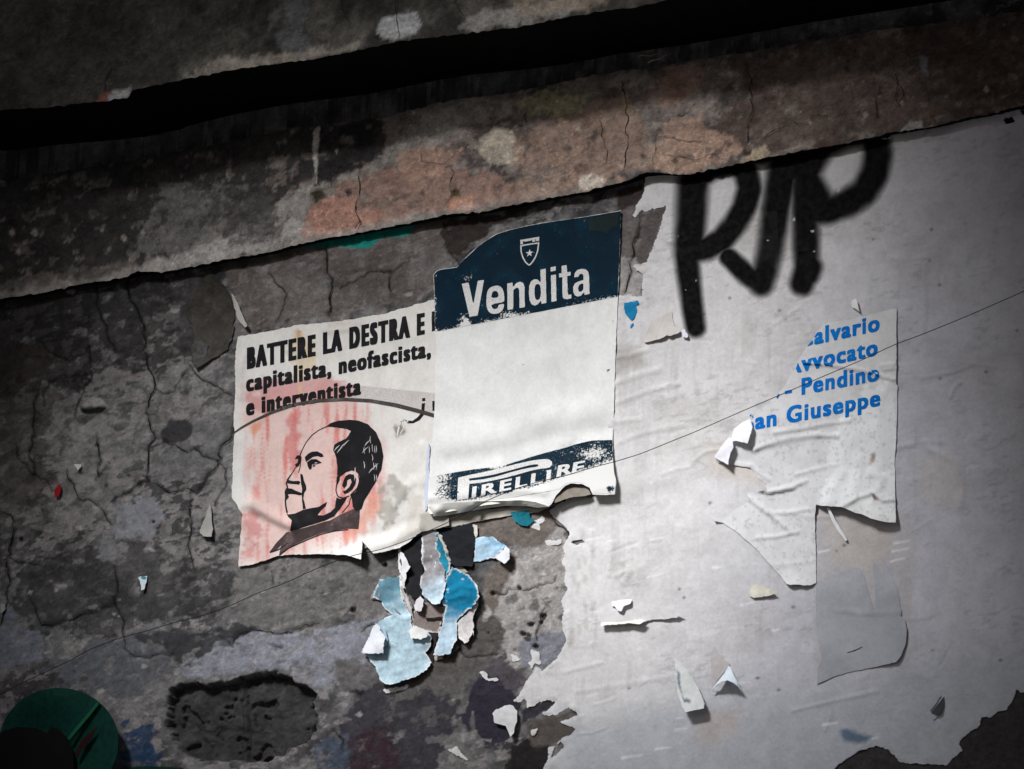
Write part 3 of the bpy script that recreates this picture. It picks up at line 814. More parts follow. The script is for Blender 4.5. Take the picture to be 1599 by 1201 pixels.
def mcol(x, y):
    hy = y + 0.18 * x
    c = tone(x, hy, (82, 76, 74), (122, 113, 108), 60, 111)
    c = c * (0.6 + 0.8 * fbm(x, hy, 18, 4, 112)[..., None])
    fl = sstep(0.55, 0.66, fbm(x, hy, 10, 4, 113, 1.8, 0.8))[..., None]
    c = c * (1 - .5 * fl) + lin((158, 146, 138)) * .5 * fl
    c = c * 1.25
    def p(poly, rgb, **kw):
        nonlocal c
        c, a = paint(c, x, y, poly, rgb, **kw)
    p([(-900, 250), (600, 150), (590, 240), (500, 270), (430, 320), (300, 380), (200, 420), (-900, 700)], (44, 43, 43), soft=12, warp=22, op=0.9, seed=114, size=50)
    p([(250, 290), (340, 290), (420, 300), (430, 330), (380, 380), (300, 400), (215, 410), (200, 380), (240, 340)], (112, 109, 107), soft=14, warp=18, op=0.75, seed=115)
    p([(215, 412), (330, 380), (420, 340), (470, 300), (490, 330), (478, 372), (400, 395), (300, 412), (225, 428)], (150, 147, 144), soft=8, warp=10, op=0.85, seed=116)
    p([(360, 300), (420, 290), (450, 320), (440, 370), (380, 385), (345, 370)], (52, 50, 50), soft=9, warp=12, op=0.7, seed=117)
    p([(-900, 470), (-100, 470), (0, 440), (80, 425), (210, 405), (212, 422), (100, 450), (-100, 500)], (118, 112, 108), soft=6, warp=6, op=0.5, seed=118)
    p([(500, 200), (600, 186), (600, 240), (560, 262), (520, 285), (490, 290), (500, 240)], (38, 37, 38), soft=4, warp=8, op=0.9, seed=119)
    p([(505, 285), (560, 268), (600, 240), (640, 200), (640, 190), (700, 165), (800, 150), (800, 180), (720, 200), (660, 240), (600, 268), (520, 292)], (142, 138, 132), soft=5, warp=8, op=0.9, seed=120)
    p([(430, 320), (450, 295), (500, 288), (490, 310), (475, 330), (480, 350)], (140, 136, 132), soft=5, warp=8, seed=121)
    p([(475, 378), (480, 330), (520, 300), (560, 275), (640, 262), (700, 262), (760, 270), (800, 290), (800, 318), (700, 332), (560, 362)], (144, 118, 107), soft=7, warp=12, op=0.9, seed=122)
    p([(476, 372), (484, 330), (506, 310), (556, 312), (600, 340), (560, 362)], (164, 124, 110), soft=5, warp=8, op=0.85, seed=123)
    p([(700, 312), (738, 308), (736, 328), (702, 332)], (176, 132, 114), soft=3, warp=4, seed=124)
    p([(620, 235), (680, 220), (720, 240), (700, 270), (640, 285), (625, 270)], (162, 132, 118), soft=7, warp=10, op=0.8, seed=125)
    p([(800, 160), (880, 135), (920, 140), (915, 165), (880, 190), (850, 182), (830, 175)], (158, 152, 124), soft=5, warp=8, op=0.85, seed=126)
    p([(748, 215), (770, 202), (800, 206), (815, 230), (800, 255), (765, 258), (748, 240)], (176, 166, 152), soft=2, warp=5, op=0.95, seed=127)
    p([(800, 290), (808, 200), (850, 190), (920, 165), (980, 150), (1010, 200), (1010, 262), (920, 295), (800, 318)], (150, 126, 112), soft=10, warp=14, op=0.7, seed=128)
    p([(902, 288), (905, 275), (925, 270), (945, 280), (938, 294), (910, 300)], (196, 184, 172), soft=2, warp=4, seed=129)
    p([(1012, 262), (1018, 225), (1035, 195), (1060, 178), (1095, 180), (1105, 200), (1150, 215), (1160, 235), (1130, 250), (1080, 268), (1040, 272)], (160, 134, 119), soft=4, warp=7, op=0.92, seed=130)
    p([(1040, 170), (1060, 150), (1090, 130), (1100, 110), (1080, 100), (1020, 110), (1020, 150)], (160, 126, 112), soft=8, warp=10, op=0.6, seed=131)
    p([(1110, 95), (1200, 78), (1400, 44), (2700, -150), (2700, 0), (1700, 150), (1400, 205), (1250, 235), (1160, 240), (1110, 190), (1180, 150)], (88, 74, 68), soft=16, warp=22, op=0.8, seed=132, size=50)
    p([(1400, 20), (2700, -190), (2700, 40), (1500, 180), (1420, 120)], (60, 49, 45), soft=24, warp=20, op=0.7, seed=133)
    p([(1405, 205), (1420, 192), (1442, 190), (1440, 202), (1412, 208)], (160, 156, 154), soft=1.5, warp=3, seed=134)
    p([(1150, 250), (1170, 235), (1195, 225), (1210, 240), (1170, 255)], (176, 160, 140), soft=4, warp=6, op=0.8, seed=135)
    p([(1436, 85), (1450, 88), (1448, 120), (1438, 110)], (110, 108, 110), soft=3, warp=4, seed=136)
    p([(486, 205), (498, 200), (498, 240), (494, 290), (490, 240)], (196, 192, 186), soft=1.5, warp=5, op=0.8, seed=137)
    p([(973, 150), (980, 146), (984, 190), (978, 186)], (166, 150, 120), soft=2, warp=4, op=0.7, seed=138)
    p([(484, 300), (505, 295), (510, 308), (492, 318)], (62, 58, 46), soft=2, warp=3, seed=139)
    p([(538, 298), (548, 295), (552, 302), (545, 310)], (70, 58, 56), soft=2, warp=2, seed=140)
    p([(703, 298), (718, 295), (719, 306), (706, 308)], (80, 72, 50), soft=2, warp=2, seed=141)
    p([(1158, 238), (1175, 232), (1174, 240), (1162, 244)], (52, 40, 34), soft=1.5, warp=2, seed=142)
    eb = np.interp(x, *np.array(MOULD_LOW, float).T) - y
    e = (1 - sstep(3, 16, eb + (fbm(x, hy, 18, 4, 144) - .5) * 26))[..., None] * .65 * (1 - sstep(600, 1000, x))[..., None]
    c = c * (1 - e) + lin((160, 154, 149)) * 1.2 * e  # lower lip lightened in the colour: its lit edge, and wear
    for k in range(60):
        r_ = np.random.default_rng(500 + k)
        cx = r_.uniform(0, 1599); cy = lerp_line(MOULD_LOW, cx) - r_.uniform(8, 150); r = r_.uniform(1.5, 6)
        p([(cx - r, cy), (cx, cy - r), (cx + r, cy + r * .4), (cx, cy + r)], (170, 160, 150) if r_.random() < .5 else (44, 38, 36), soft=1.5, warp=3, op=0.7, seed=143)
    return c
def mrel(x, y):
    hy = y + 0.18 * x
    h = (fbm(x, hy, 120, 3, 151) - .5) * 0.012 + (fbm(x, hy, 30, 5, 152) - .5) * 0.009 + (fbm(x, hy, 9, 3, 153) - .5) * 0.002
    for (a, b, r) in [(545, 302, 5), (498, 306, 7), (712, 302, 6), (1166, 238, 5), (925, 280, 6)]:
        h = h - 0.008 * (1 - sstep(r * .4, r * 1.2, np.hypot(x - a, y - b)))
    return h
M_shade_black = surface('shade_black', (0.004, 0.0037, 0.0036), 0.95, 0.3, 0.2, 0, 0, 0, 40)  # near-black base colour stands in for shade under and between the courses
M_band = surface('moulding_plaster', None, 0.92, 0.14, 0.12, 0.6, 0.15, 0.28, 40, crisp=0.75)
MY = -0.042
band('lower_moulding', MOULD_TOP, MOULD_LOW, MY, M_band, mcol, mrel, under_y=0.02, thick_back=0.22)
CR_M = [([(556, 272), (560, 300), (556, 330), (552, 362)], 1.8), ([(975, 120), (980, 160), (976, 200), (984, 230), (978, 262)], 1.8), ([(1170, 95), (1172, 140), (1168, 190), (1166, 225)], 1.8),
        ([(1400, 100), (1402, 140), (1396, 170)], 1.2), ([(1368, 120), (1372, 150), (1370, 190)], 1.4), ([(1395, 115), (1405, 150), (1392, 165)], 2.2), ([(1050, 176), (1070, 178), (1090, 155), (1110, 140)], 2.0),
        ([(1016, 260), (1020, 225), (1036, 195)], 1.2), ([(804, 210), (815, 195), (822, 170)], 1.8), ([(1180, 225), (1230, 190), (1300, 180), (1330, 172)], 1.4), ([(650, 240), (660, 260), (690, 245), (740, 225)], 1.0),
        ([(700, 262), (702, 290), (694, 322)], 1.4), ([(128, 360), (124, 400), (118, 440)], 1.2), ([(1025, 215), (1060, 222), (1100, 215)], 1.0), ([(1035, 240), (1080, 246), (1130, 240)], 1.0),
        ([(940, 180), (945, 220), (940, 262)], 1.6)]
for k, (pts_, w_) in enumerate(CR_M):
    vv, f = crack(pts_, w_, MY, 0.0045, seed=20 + k)
    mesh_obj('crack', vv, f, M_crack, wall, smooth=False)

def lcol(x, y):
    hy = y + 0.18 * x
    c = tone(x, hy, (72, 70, 66), (112, 108, 102), 50, 161) * (0.6 + 0.8 * fbm(x, hy, 16, 4, 162)[..., None]) * 0.75
    def p(poly, rgb, **kw):
        nonlocal c
        c, a = paint(c, x, y, poly, rgb, **kw)
    p([(-900, -200), (380, -100), (400, 60), (300, 100), (160, 140), (-900, 320)], (64, 61, 57), soft=20, warp=22, op=0.6, seed=163, size=50)
    p([(588, 48), (596, 30), (620, 18), (650, 18), (660, 40), (640, 58), (620, 64), (600, 58)], (176, 176, 176), soft=1.5, warp=4, seed=164)
    p([(715, 40), (740, 20), (790, 15), (860, 5), (900, -10), (900, 20), (800, 44), (740, 54)], (142, 138, 134), soft=5, warp=10, op=0.8, seed=165)
    p([(290, 118), (320, 98), (400, 85), (480, 78), (560, 66), (556, 80), (430, 100), (310, 120)], (150, 142, 132), soft=4, warp=8, op=0.8, seed=166)
    p([(160, 158), (175, 142), (205, 138), (200, 152), (175, 160)], (150, 148, 146), soft=2, warp=4, seed=167)
    p([(440, -40), (480, -40), (470, 80), (440, 85), (420, 30)], (110, 112, 114), soft=8, warp=10, op=0.5, seed=168)
    p([(150, 158), (160, 146), (172, 146), (166, 158)], (124, 78, 70), soft=2, warp=3, seed=169)
    p([(800, -20), (950, -20), (960, 5), (860, 25), (800, 30)], (150, 136, 122), soft=5, warp=10, op=0.7, seed=170)
    return c
def lrel(x, y):
    hy = y + 0.18 * x
    d = sdf_poly([(588, 48), (596, 30), (620, 18), (650, 18), (660, 40), (640, 58), (620, 64), (600, 58)], x, y, 20)
    return (fbm(x, hy, 110, 3, 171) - .5) * 0.016 + (fbm(x, hy, 26, 5, 172) - .5) * 0.012 + 0.004 * (1 - sstep(-2, 1, d))
LY = -0.37
LTOP = [(x, y - 620) for x, y in LEDGE_LOW]
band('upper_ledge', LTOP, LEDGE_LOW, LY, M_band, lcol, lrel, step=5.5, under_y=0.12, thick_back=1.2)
CR_L = [([(620, -20), (622, 20), (624, 60)], 1.5), ([(700, -20), (712, 10), (722, 40)], 1.3), ([(164, 150), (166, 120), (180, 100)], 1.4), ([(540, -10), (545, 40), (538, 60)], 1.2)]
for k, (pts_, w_) in enumerate(CR_L):
    vv, f = crack(pts_, w_, LY, 0.006, seed=50 + k)
    mesh_obj('crack', vv, f, M_crack, wall, smooth=False)

# recessed strip between the two courses, its deep shade put into a black colour
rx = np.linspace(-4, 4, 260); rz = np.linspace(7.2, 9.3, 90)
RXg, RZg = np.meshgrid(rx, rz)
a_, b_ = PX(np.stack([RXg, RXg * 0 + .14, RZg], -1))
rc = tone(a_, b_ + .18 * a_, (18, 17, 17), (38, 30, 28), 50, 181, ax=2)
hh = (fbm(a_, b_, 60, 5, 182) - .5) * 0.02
mesh_obj('recess_wall', np.stack([RXg, 0.14 - hh, RZg], -1).reshape(-1, 3), grid_faces(len(rx), len(rz)), M_shade_black, wall)
# plain rest of the wall, below, above and beside what the photograph shows
M_rest = surface('plain_plaster', tuple(lin((118, 113, 108)) * 1.2), 0.93, 0.3, 0.25, 0, 0, 0.6, 60)
box('lower_wall', -9, 9, 0.02, 0.5, 0, 3.9, M_rest, wall)
box('wall_left_side', -9, -3.98, 0.02, 0.5, 3.9, 12, M_rest, wall)
box('wall_right_side', 3.98, 9, 0.02, 0.5, 3.9, 12, M_rest, wall)

# unseen blocks added to narrow the sun to a soft pool on the wall
def slab(name, x0, x1, z0, z1, y0=-4.2, y1=-3.5, parent=None):
    return box(name, x0, x1, y0, y1, z0, z1, M_rest, parent)
hs = empty('light_blocker', (0, -3.85, 0)); hs['kind'] = 'structure'
LX0, LX1, LZ0, LZ1 = -2.45, 0.55, 8.72, 11.0
def ring(name, x0, x1, z0, z1):
    o = slab(name, x0, x1, z0, z1, parent=hs); return o
ring('blocker_side', -9, LX0, 0, 14)
ring('blocker_side', LX1, 9, 7.9, 14)
ring('blocker_bottom', LX0, LX1, 7.9, LZ0)
ring('blocker_top', LX0, LX1, LZ1, 14)

# ------------------------------------------------------------------ sheets of paper
def tps(ctrl):
    """smooth lift field through control points (x, y, h)"""
    c = np.array(ctrl, float)
    if len(c) < 3 or np.ptp(c[:, 2]) < 1e-9:
        h0 = c[0, 2] if len(c) else 0.0
        return lambda x, y: np.zeros(np.shape(x)) + h0
    p = c[:, :2] / 100.0; n = len(p)
    def U(r2): return np.where(r2 > 1e-12, r2 * np.log(np.maximum(r2, 1e-12)), 0)
    D = ((p[:, None] - p[None]) ** 2).sum(-1)
    A = np.zeros((n + 3, n + 3)); A[:n, :n] = U(D) + np.eye(n) * 1e-3
    A[:n, n] = 1; A[:n, n + 1:] = p; A[n, :n] = 1; A[n + 1:, :n] = p.T
    w = np.linalg.lstsq(A, np.concatenate([c[:, 2], [0, 0, 0]]), rcond=None)[0]
    hi = c[:, 2].max() * 1.25 + 1e-4
    def f(x, y):
        q = np.stack([np.asarray(x) / 100.0, np.asarray(y) / 100.0], -1)
        d = ((q[..., None, :] - p) ** 2).sum(-1)
        return np.clip(U(d) @ w[:n] + w[n] + q @ w[n + 1:], 0, hi)
    return f

def jag_outline(o, amp, step=3.0, seed=0):
    o = np.array([q[:2] for q in o], float)
    out = []
    n = len(o)
    for i in range(n):
        a, b = o[i], o[(i + 1) % n]
        L = np.hypot(*(b - a)); k = max(1, int(L / step))
        for j in range(k): out.append(a + (b - a) * j / k)
    out = np.array(out)
    if amp:
        a, b = out[:, 0].copy(), out[:, 1].copy()
        out[:, 0] += (fbm(a, b, 11, 3, 201 + seed) - .5) * 2.2 * amp + (fbm(a, b, 3.5, 2, 203 + seed) - .5) * 1.7 * amp
        out[:, 1] += (fbm(a, b, 11, 3, 202 + seed) - .5) * 2.2 * amp + (fbm(a, b, 3.5, 2, 204 + seed) - .5) * 1.7 * amp
    return out

def fill(outline, res):
    lo = outline.min(0); hi = outline.max(0)
    gx, gy = np.meshgrid(np.arange(lo[0] + res * .6, hi[0], res), np.arange(lo[1] + res * .6, hi[1], res))
    gx = gx + (np.arange(gx.shape[0]) % 2)[:, None] * res * 0.5
    d = sdf_poly(outline, gx, gy, 30)
    m = d < -res * 0.45
    pts = [Vector(p) for p in outline] + [Vector((a, b)) for a, b in zip(gx[m], gy[m])]
    v, e, f, *_ = delaunay_2d_cdt(pts, [], [list(range(len(outline)))], 1, 1e-4)
    return np.array([tuple(q) for q in v]), [tuple(q) for q in f]

class Sheet:
    """a sheet pasted to or hanging off the wall: outline in photo pixels, lift off the wall in metres"""
    def __init__(s, outline, off=0.009, lift=None, creases=(), wav=0.002, wsize=60, seed=0, extra=None, on=None):
        s.o = outline; s.off = off; s.cr = creases; s.wav = wav; s.ws = wsize; s.seed = seed; s.extra = extra; s.on = on
        c = [q for q in outline if len(q) > 2] + list(lift or [])
        s.f = tps(c) if c else (lambda x, y: np.zeros(np.shape(x)))
    def h(s, x, y):
        if s.on is not None:
            r = s.on(x, y) + s.off + s.f(x, y) + np.abs(fbm(x, y, s.ws, 4, 300 + s.seed) - .5) * 2 * s.wav
            if s.cr: r = r + np.maximum(wrinkle(s.cr, x, y), -.0005)
            return r
        r = low(x, y) + s.off + s.f(x, y) + (fbm(x, y, s.ws, 4, 300 + s.seed) - .5) * 2 * s.wav
        if s.cr: r = r + wrinkle(s.cr, x, y)
        if s.extra: r = r + s.extra(x, y)
        return np.maximum(r, low(x, y) + min(s.off, 0.006))
    def build(s, name, mat, parent=None, col=None, jag=1.2, res=5.0, thick=0.0006, attrs=None):
        ol = jag_outline(s.o, jag, min(2.2, res), s.seed)
        v, f = fill(ol, res)
        w = P(v[:, 0], v[:, 1], -s.h(v[:, 0], v[:, 1]))
        c = None
        if col is not None:
            c = col(v[:, 0], v[:, 1]) if callable(col) else np.ones((len(v), 3)) * np.asarray(col)
        at = {k: g(v[:, 0], v[:, 1]) for k, g in (attrs or {}).items()}
        w, f, c = thicken(w, f, thick, c)
        return mesh_obj(name, w, f, mat, parent, cols=c)
    def print_poly(s, name, polys, mat, parent, lift=0.0009, wear=None, res=6.0, jag=0.25, holes=None):
        for pl in polys:
            v, f = fill(jag_outline(pl, jag, 3.0, 5), res)
            o = s._print(name, v, f, mat, parent, lift, wear)
        return o
    def _print(s, name, V, F, mat, parent, lift, wear):
        w = P(V[:, 0], V[:, 1], -(s.h(V[:, 0], V[:, 1]) + lift))
        at = {'wear': wear(V[:, 0], V[:, 1]) if wear else np.zeros(len(V))}
        return mesh_obj(name, w, F, mat, parent, attrs=at, smooth=True)
    def print_line(s, name, lines, mat, parent, lift=0.0011, wear=None):
        for ln in lines:
            V = []; F = []
            a = np.array(ln, float)
            seg = np.hypot(*(a[1:, :2] - a[:-1, :2]).T); ss = np.concatenate([[0], np.cumsum(seg)])
            t = np.arange(0, ss[-1] + 1.5, 1.5); t[-1] = min(t[-1], ss[-1])
            x = np.interp(t, ss, a[:, 0]); y = np.interp(t, ss, a[:, 1]); r = np.interp(t, ss, a[:, 2]) / 2
            k = np.array([1, 2, 1]) / 4.0
            for _ in range(2):
                x[1:-1] = np.convolve(x, k, 'valid'); y[1:-1] = np.convolve(y, k, 'valid')
            dx = np.gradient(x); dy = np.gradient(y); L = np.hypot(dx, dy) + 1e-6
            n = len(x); b = 0
            V += list(zip(x - dy / L * r, y + dx / L * r)) + list(zip(x + dy / L * r, y - dx / L * r))
            F += [(b + i, b + i + 1, b + n + i + 1, b + n + i) for i in range(n - 1)]
            o = s._print(name, np.array(V), F, mat, parent, lift, wear)
        return o
    def text(s, name, txt, p0, p1, cap, mat, parent, bold=0.0, italic=0.0, ss=0.45, space=1.0, lift=0.0010, wear=None, clip=None, capref=0.729, dil_y=0.0):
        """lettering set between two baseline points; cap = height of a capital in pixels, bold = sideways swelling in pixels"""
        cu = bpy.data.curves.new('t', 'FONT'); cu.body = txt; cu.fill_mode = 'FRONT'; cu.space_character = space; cu.resolution_u = 6
        ob = bpy.data.objects.new('t', cu); COL.objects.link(ob)
        dg = bpy.context.evaluated_depsgraph_get(); me = ob.evaluated_get(dg).to_mesh()
        v = np.array([q.co[:2] for q in me.vertices]); me.calc_loop_triangles()
        tr = np.array([t.vertices[:] for t in me.loop_triangles])
        bpy.data.objects.remove(ob); bpy.data.curves.remove(cu)
        p0 = np.array(p0, float); p1 = np.array(p1, float)
        wid = np.hypot(*(p1 - p0)); x0, x1 = v[:, 0].min(), v[:, 0].max()
        lx = (v[:, 0] - x0) / (x1 - x0) * (wid - 2 * bold) + bold; ly = v[:, 1] / capref * cap
        lx = lx + italic * ly
        ox, oy = -3.0 - bold, ly.min() - 3
        nx = int((wid + abs(italic) * cap + 8 + 2 * bold) / ss); ny = int((ly.max() - oy + 4) / ss)
        M = np.zeros((ny, nx))
        for a, b, c in tr:
            ax_, ay_ = (lx[a] - ox) / ss, (ly[a] - oy) / ss; bx, by = (lx[b] - ox) / ss, (ly[b] - oy) / ss; cx, cy = (lx[c] - ox) / ss, (ly[c] - oy) / ss
            i0, i1 = int(min(ax_, bx, cx)), int(max(ax_, bx, cx)) + 2; j0, j1 = int(min(ay_, by, cy)), int(max(ay_, by, cy)) + 2
            gx, gy = np.meshgrid(np.arange(i0, i1), np.arange(j0, j1))
            D = (bx - ax_) * (cy - ay_) - (cx - ax_) * (by - ay_)
            if abs(D) < 1e-9: continue
            w1 = ((gx - ax_) * (cy - ay_) - (cx - ax_) * (gy - ay_)) / D; w2 = ((bx - ax_) * (gy - ay_) - (gx - ax_) * (by - ay_)) / D
            M[j0:j1, i0:i1] = np.maximum(M[j0:j1, i0:i1], ((w1 > -.01) & (w2 > -.01) & (w1 + w2 < 1.01)))
        k = int(round(bold / ss))
        D_ = M.copy()
        for q in range(1, k + 1):
            D_[:, q:] = np.maximum(D_[:, q:], M[:, :-q]); D_[:, :-q] = np.maximum(D_[:, :-q], M[:, q:])
        k = int(round(dil_y / ss)); M = D_.copy()
        for q in range(1, k + 1):
            D_[q:] = np.maximum(D_[q:], M[:-q]); D_[:-q] = np.maximum(D_[:-q], M[q:])
        B = np.pad(D_, 1)
        B = (B[:-2, 1:-1] + B[2:, 1:-1] + B[1:-1, :-2] + B[1:-1, 2:] + 2 * B[1:-1, 1:-1]) / 6
        B = np.pad(B, 1); B = (B[:-2, 1:-1] + B[2:, 1:-1] + B[1:-1, :-2] + B[1:-1, 2:] + 2 * B[1:-1, 1:-1]) / 6
        e = (p1 - p0) / wid
        gx, gy = np.meshgrid(np.arange(B.shape[1]) * ss + ox, np.arange(B.shape[0]) * ss + oy)
        sx = p0[0] + e[0] * gx; sy = p0[1] + e[1] * gx - gy
        F_ = B - 0.45
        if clip is not None: F_ = np.minimum(F_, -clip(sx, sy) * 0.5)
        pts, fc = march(F_, None, None)
        V = np.stack([p0[0] + e[0] * (pts[:, 0] * ss + ox), p0[1] + e[1] * (pts[:, 0] * ss + ox) - (pts[:, 1] * ss + oy)], -1)
        xs_ = np.sort(np.unique(np.round(pts[:, 0] * ss, 1)))
        cuts = [(a + b) / 2 for a, b in zip(xs_, xs_[1:]) if b - a > cap * 0.22]     # one object per word
        word = np.searchsorted(np.array(cuts), pts[:, 0] * ss)
        for w_ in np.unique(word):
            ids = np.where(word == w_)[0]; mp_ = -np.ones(len(pts), int); mp_[ids] = np.arange(len(ids))
            fw = [tuple(int(mp_[q]) for q in f) for f in fc if word[f[0]] == w_]
            o = s._print(name, V[ids], fw, mat, parent, lift, wear)
        return o

def z1(pts, s=2.7306, ox=340, oy=460):   # tracing helper: enlarged crop -> photo pixels
    return [(ox + p[0] / s, oy + p[1] / s) + tuple(p[2:]) for p in pts]

PW = lin((215, 212, 208)) * 0.98
M_paper = paper_mat('poster_paper')
M_ink = print_mat('black_ink', (0.010, 0.010, 0.012), rough=0.55, chips=0.6, bleed=(0.02, 0.02, 0.022))

# ================= poster with the man's profile
def thing(name, at_px, label, cat, group=None, y=-0.01):
    p = P(at_px[0], at_px[1], y)
    o = empty(name, p); tag(o, label, cat, group); return o

O1 = z1([(85, 180), (130, 172), (250, 150), (330, 131), (450, 120), (560, 108), (700, 84), (820, 50), (915, 22), (950, 30), (960, 300), (950, 600), (930, 760), (935, 900), (985, 940),
         (985, 985), (930, 1000), (868, 1012), (820, 1050, .018), (775, 1080, .02), (720, 1092, .022), (665, 1105, .028), (640, 1078, .022), (615, 1050, .012), (614, 1090, .03), (610, 1130, .035), (580, 1122, .03), (540, 1110, .02),
         (470, 1106), (400, 1108), (320, 1108), (250, 1115), (200, 1135), (150, 1150), (90, 1160), (88, 1100, .004), (95, 1060), (100, 1000), (105, 937, .012), (85, 900, .008), (60, 865, .006), (60, 810),
         (65, 760), (66, 680), (70, 600), (68, 520), (75, 440), (74, 330), (75, 250)])
s1 = Sheet(O1, 0.006, lift=[(500, 700, 0), (450, 600, 0), (600, 560, 0), (420, 820, 0.002), (640, 800, 0.004), (560, 820, .0), (400, 560, .001)],
           creases=[(z1([(150, 890), (230, 950), (310, 985)]), 9, .014), (z1([(110, 930), (200, 960), (290, 1010)]), 7, -.006), (z1([(620, 1080), (720, 1060), (860, 990)]), 8, .012), (z1([(600, 1040), (700, 1010), (840, 960)]), 8, -.006),
                    (z1([(105, 200), (115, 250), (95, 330), (98, 440)]), 3, .005), (z1([(450, 150), (470, 160), (560, 145)]), 3, .003), (z1([(700, 780), (740, 860), (720, 960)]), 8, .005),
                    (z1([(760, 900), (800, 830), (830, 800)]), 6, .006), (z1([(870, 640), (890, 700), (880, 800)]), 6, .008), (z1([(140, 1040), (165, 1060)]), 3, .004)], wav=0.0022, wsize=45, seed=1)
def col1(x, y):
    c = np.ones((len(x), 3)) * PW * (0.9 + 0.18 * fbm(x, y, 60, 4, 211)[:, None])
    def p(poly, rgb, **kw):
        nonlocal c
        c, a = paint(c, x, y, poly, rgb, **kw)
    Z = z1
    p(Z([(100, 400), (330, 370), (560, 380), (600, 470), (700, 640), (690, 900), (620, 1010), (300, 1100), (90, 1150), (100, 950), (150, 900), (130, 700), (160, 600), (110, 560)]), (206, 158, 150), k=.98, soft=14, warp=14, op=0.6, seed=212, mott=False)
    p(Z([(140, 390), (300, 360), (520, 370), (640, 420), (560, 440), (330, 450), (170, 510), (120, 470)]), (190, 120, 120), k=.98, soft=8, warp=10, op=0.6, seed=213)
    # vertical runs of pink wash
    n = fbm(x, y, 9, 4, 214, 0.8, 9.0); reg = 1 - sstep(-20, 25, sdf_poly(z1([(130, 480), (650, 450), (700, 900), (560, 1080), (100, 1130), (150, 800)]), x, y, 60))
    r = sstep(0.50, 0.72, n) * reg * 0.85
    c = c * (1 - r[:, None]) + lin((196, 110, 104)) * .98 * r[:, None]
    p(Z([(300, 500), (350, 480), (345, 700), (330, 780), (305, 720)]), (188, 86, 84), k=.98, soft=5, warp=6, op=0.6, seed=215)
    p(Z([(130, 560), (190, 540), (190, 570), (150, 600)]), (206, 130, 92), k=.98, soft=4, warp=5, op=0.7, seed=216)
    p(Z([(300, 230), (350, 140), (420, 200), (410, 300), (350, 420), (320, 330)]), (206, 180, 130), k=.98, soft=6, warp=8, op=0.55, seed=217)
    p(Z([(335, 145), (355, 150), (350, 185), (338, 180)]), (186, 132, 84), k=.98, soft=2, warp=4, op=0.7, seed=218)
    p(Z([(150, 820), (185, 810), (180, 870), (155, 870)]), (196, 104, 96), k=.98, soft=5, warp=5, op=0.6, seed=219)
    p(Z([(100, 940), (160, 930), (200, 1000), (160, 1100), (110, 1110)]), (186, 100, 100), k=.98, soft=7, warp=8, op=0.55, seed=220)
    p(Z([(660, 850), (700, 840), (690, 920), (620, 1010), (560, 1050), (560, 1020)]), (214, 150, 128), k=.98, soft=5, warp=6, op=0.6, seed=221)
    p(Z([(700, 820), (740, 770), (800, 800), (820, 880), (770, 900), (780, 950), (720, 1010), (690, 930)]), (156, 152, 144), k=.98, soft=4, warp=7, op=0.8, seed=222)
    p(Z([(830, 850), (865, 840), (870, 1000), (800, 1060), (740, 1080), (790, 1000)]), (188, 182, 172), k=.98, soft=6, warp=6, op=0.6, seed=223)
    p(Z([(895, 930), (990, 930), (990, 990), (860, 1020), (865, 940)]), (150, 146, 138), k=.98, soft=3, warp=3, op=0.8, seed=224)
    p(Z([(755, 560), (780, 545), (800, 560), (790, 600), (765, 615)]), (120, 104, 84), k=.98, soft=2, warp=6, op=0.8, seed=225)
    p(Z([(470, 110), (620, 120), (580, 170), (440, 160)]), (196, 190, 180), k=.98, soft=6, warp=5, op=0.6, seed=226)
    p(Z([(480, 1105), (605, 1050), (616, 1050), (612, 1135), (540, 1115)]), (238, 238, 238), k=1, soft=2, warp=3, op=0.9, seed=227)
    p(Z([(660, 1100), (780, 1072), (862, 1015), (800, 1090), (700, 1100)]), (232, 232, 232), k=1, soft=2, warp=3, op=0.8, seed=228)
    return c
T1 = thing('portrait_poster', (500, 700), "torn pink-stained poster with a man's profile under bold black Italian lettering", 'poster')
s1.build('paper_sheet', M_paper, T1, col1, jag=1.0, res=3.4)
M_grey = print_mat('grey_print', tuple(lin((192, 187, 184))), rough=0.7, chips=0.3, bleed=tuple(lin((180, 174, 170))))
s1.print_poly('grey_band', [z1([(612, 388), (740, 402), (905, 418), (925, 420), (925, 505), (860, 490), (760, 465), (650, 446), (560, 440), (600, 420)])], M_grey, T1, lift=.0007)
s1.print_line('printed_arc', [z1([(66, 592, 2.2), (100, 568, 3.0), (150, 540, 3.6), (230, 503, 4.6), (330, 468, 5.2), (430, 453, 5.4), (540, 447, 5.4), (650, 453, 5.6), (760, 472, 6.4), (860, 498, 6.4), (935, 520, 6)])],
              print_mat('arc_print', (0.055, 0.048, 0.045), chips=.7), T1, wear=lambda x, y: 0.25 + 0 * x)
s1.text('headline_word', 'BATTERE LA DESTRA E', (385.5, 575.5), (663, 520.6), 33, M_ink, T1, bold=2.2, dil_y=1.2, space=1.42, wear=lambda x, y: 0.12 * sstep(440, 480, x) * sstep(500, 460, x) + .02)
s1.text('printed_word', 'capitalista, neofascista,', (384, 611), (673, 556), 26.5, M_ink, T1, bold=2.0, dil_y=1.0, space=1.25, wear=lambda x, y: 0.02 + 0.3 * np.exp(-((x - 458) / 7) ** 2))
s1.text('printed_word', 'e interventista', (384, 648.5), (564, 615), 26.5, M_ink, T1, bold=2.0, dil_y=1.0, space=1.25)
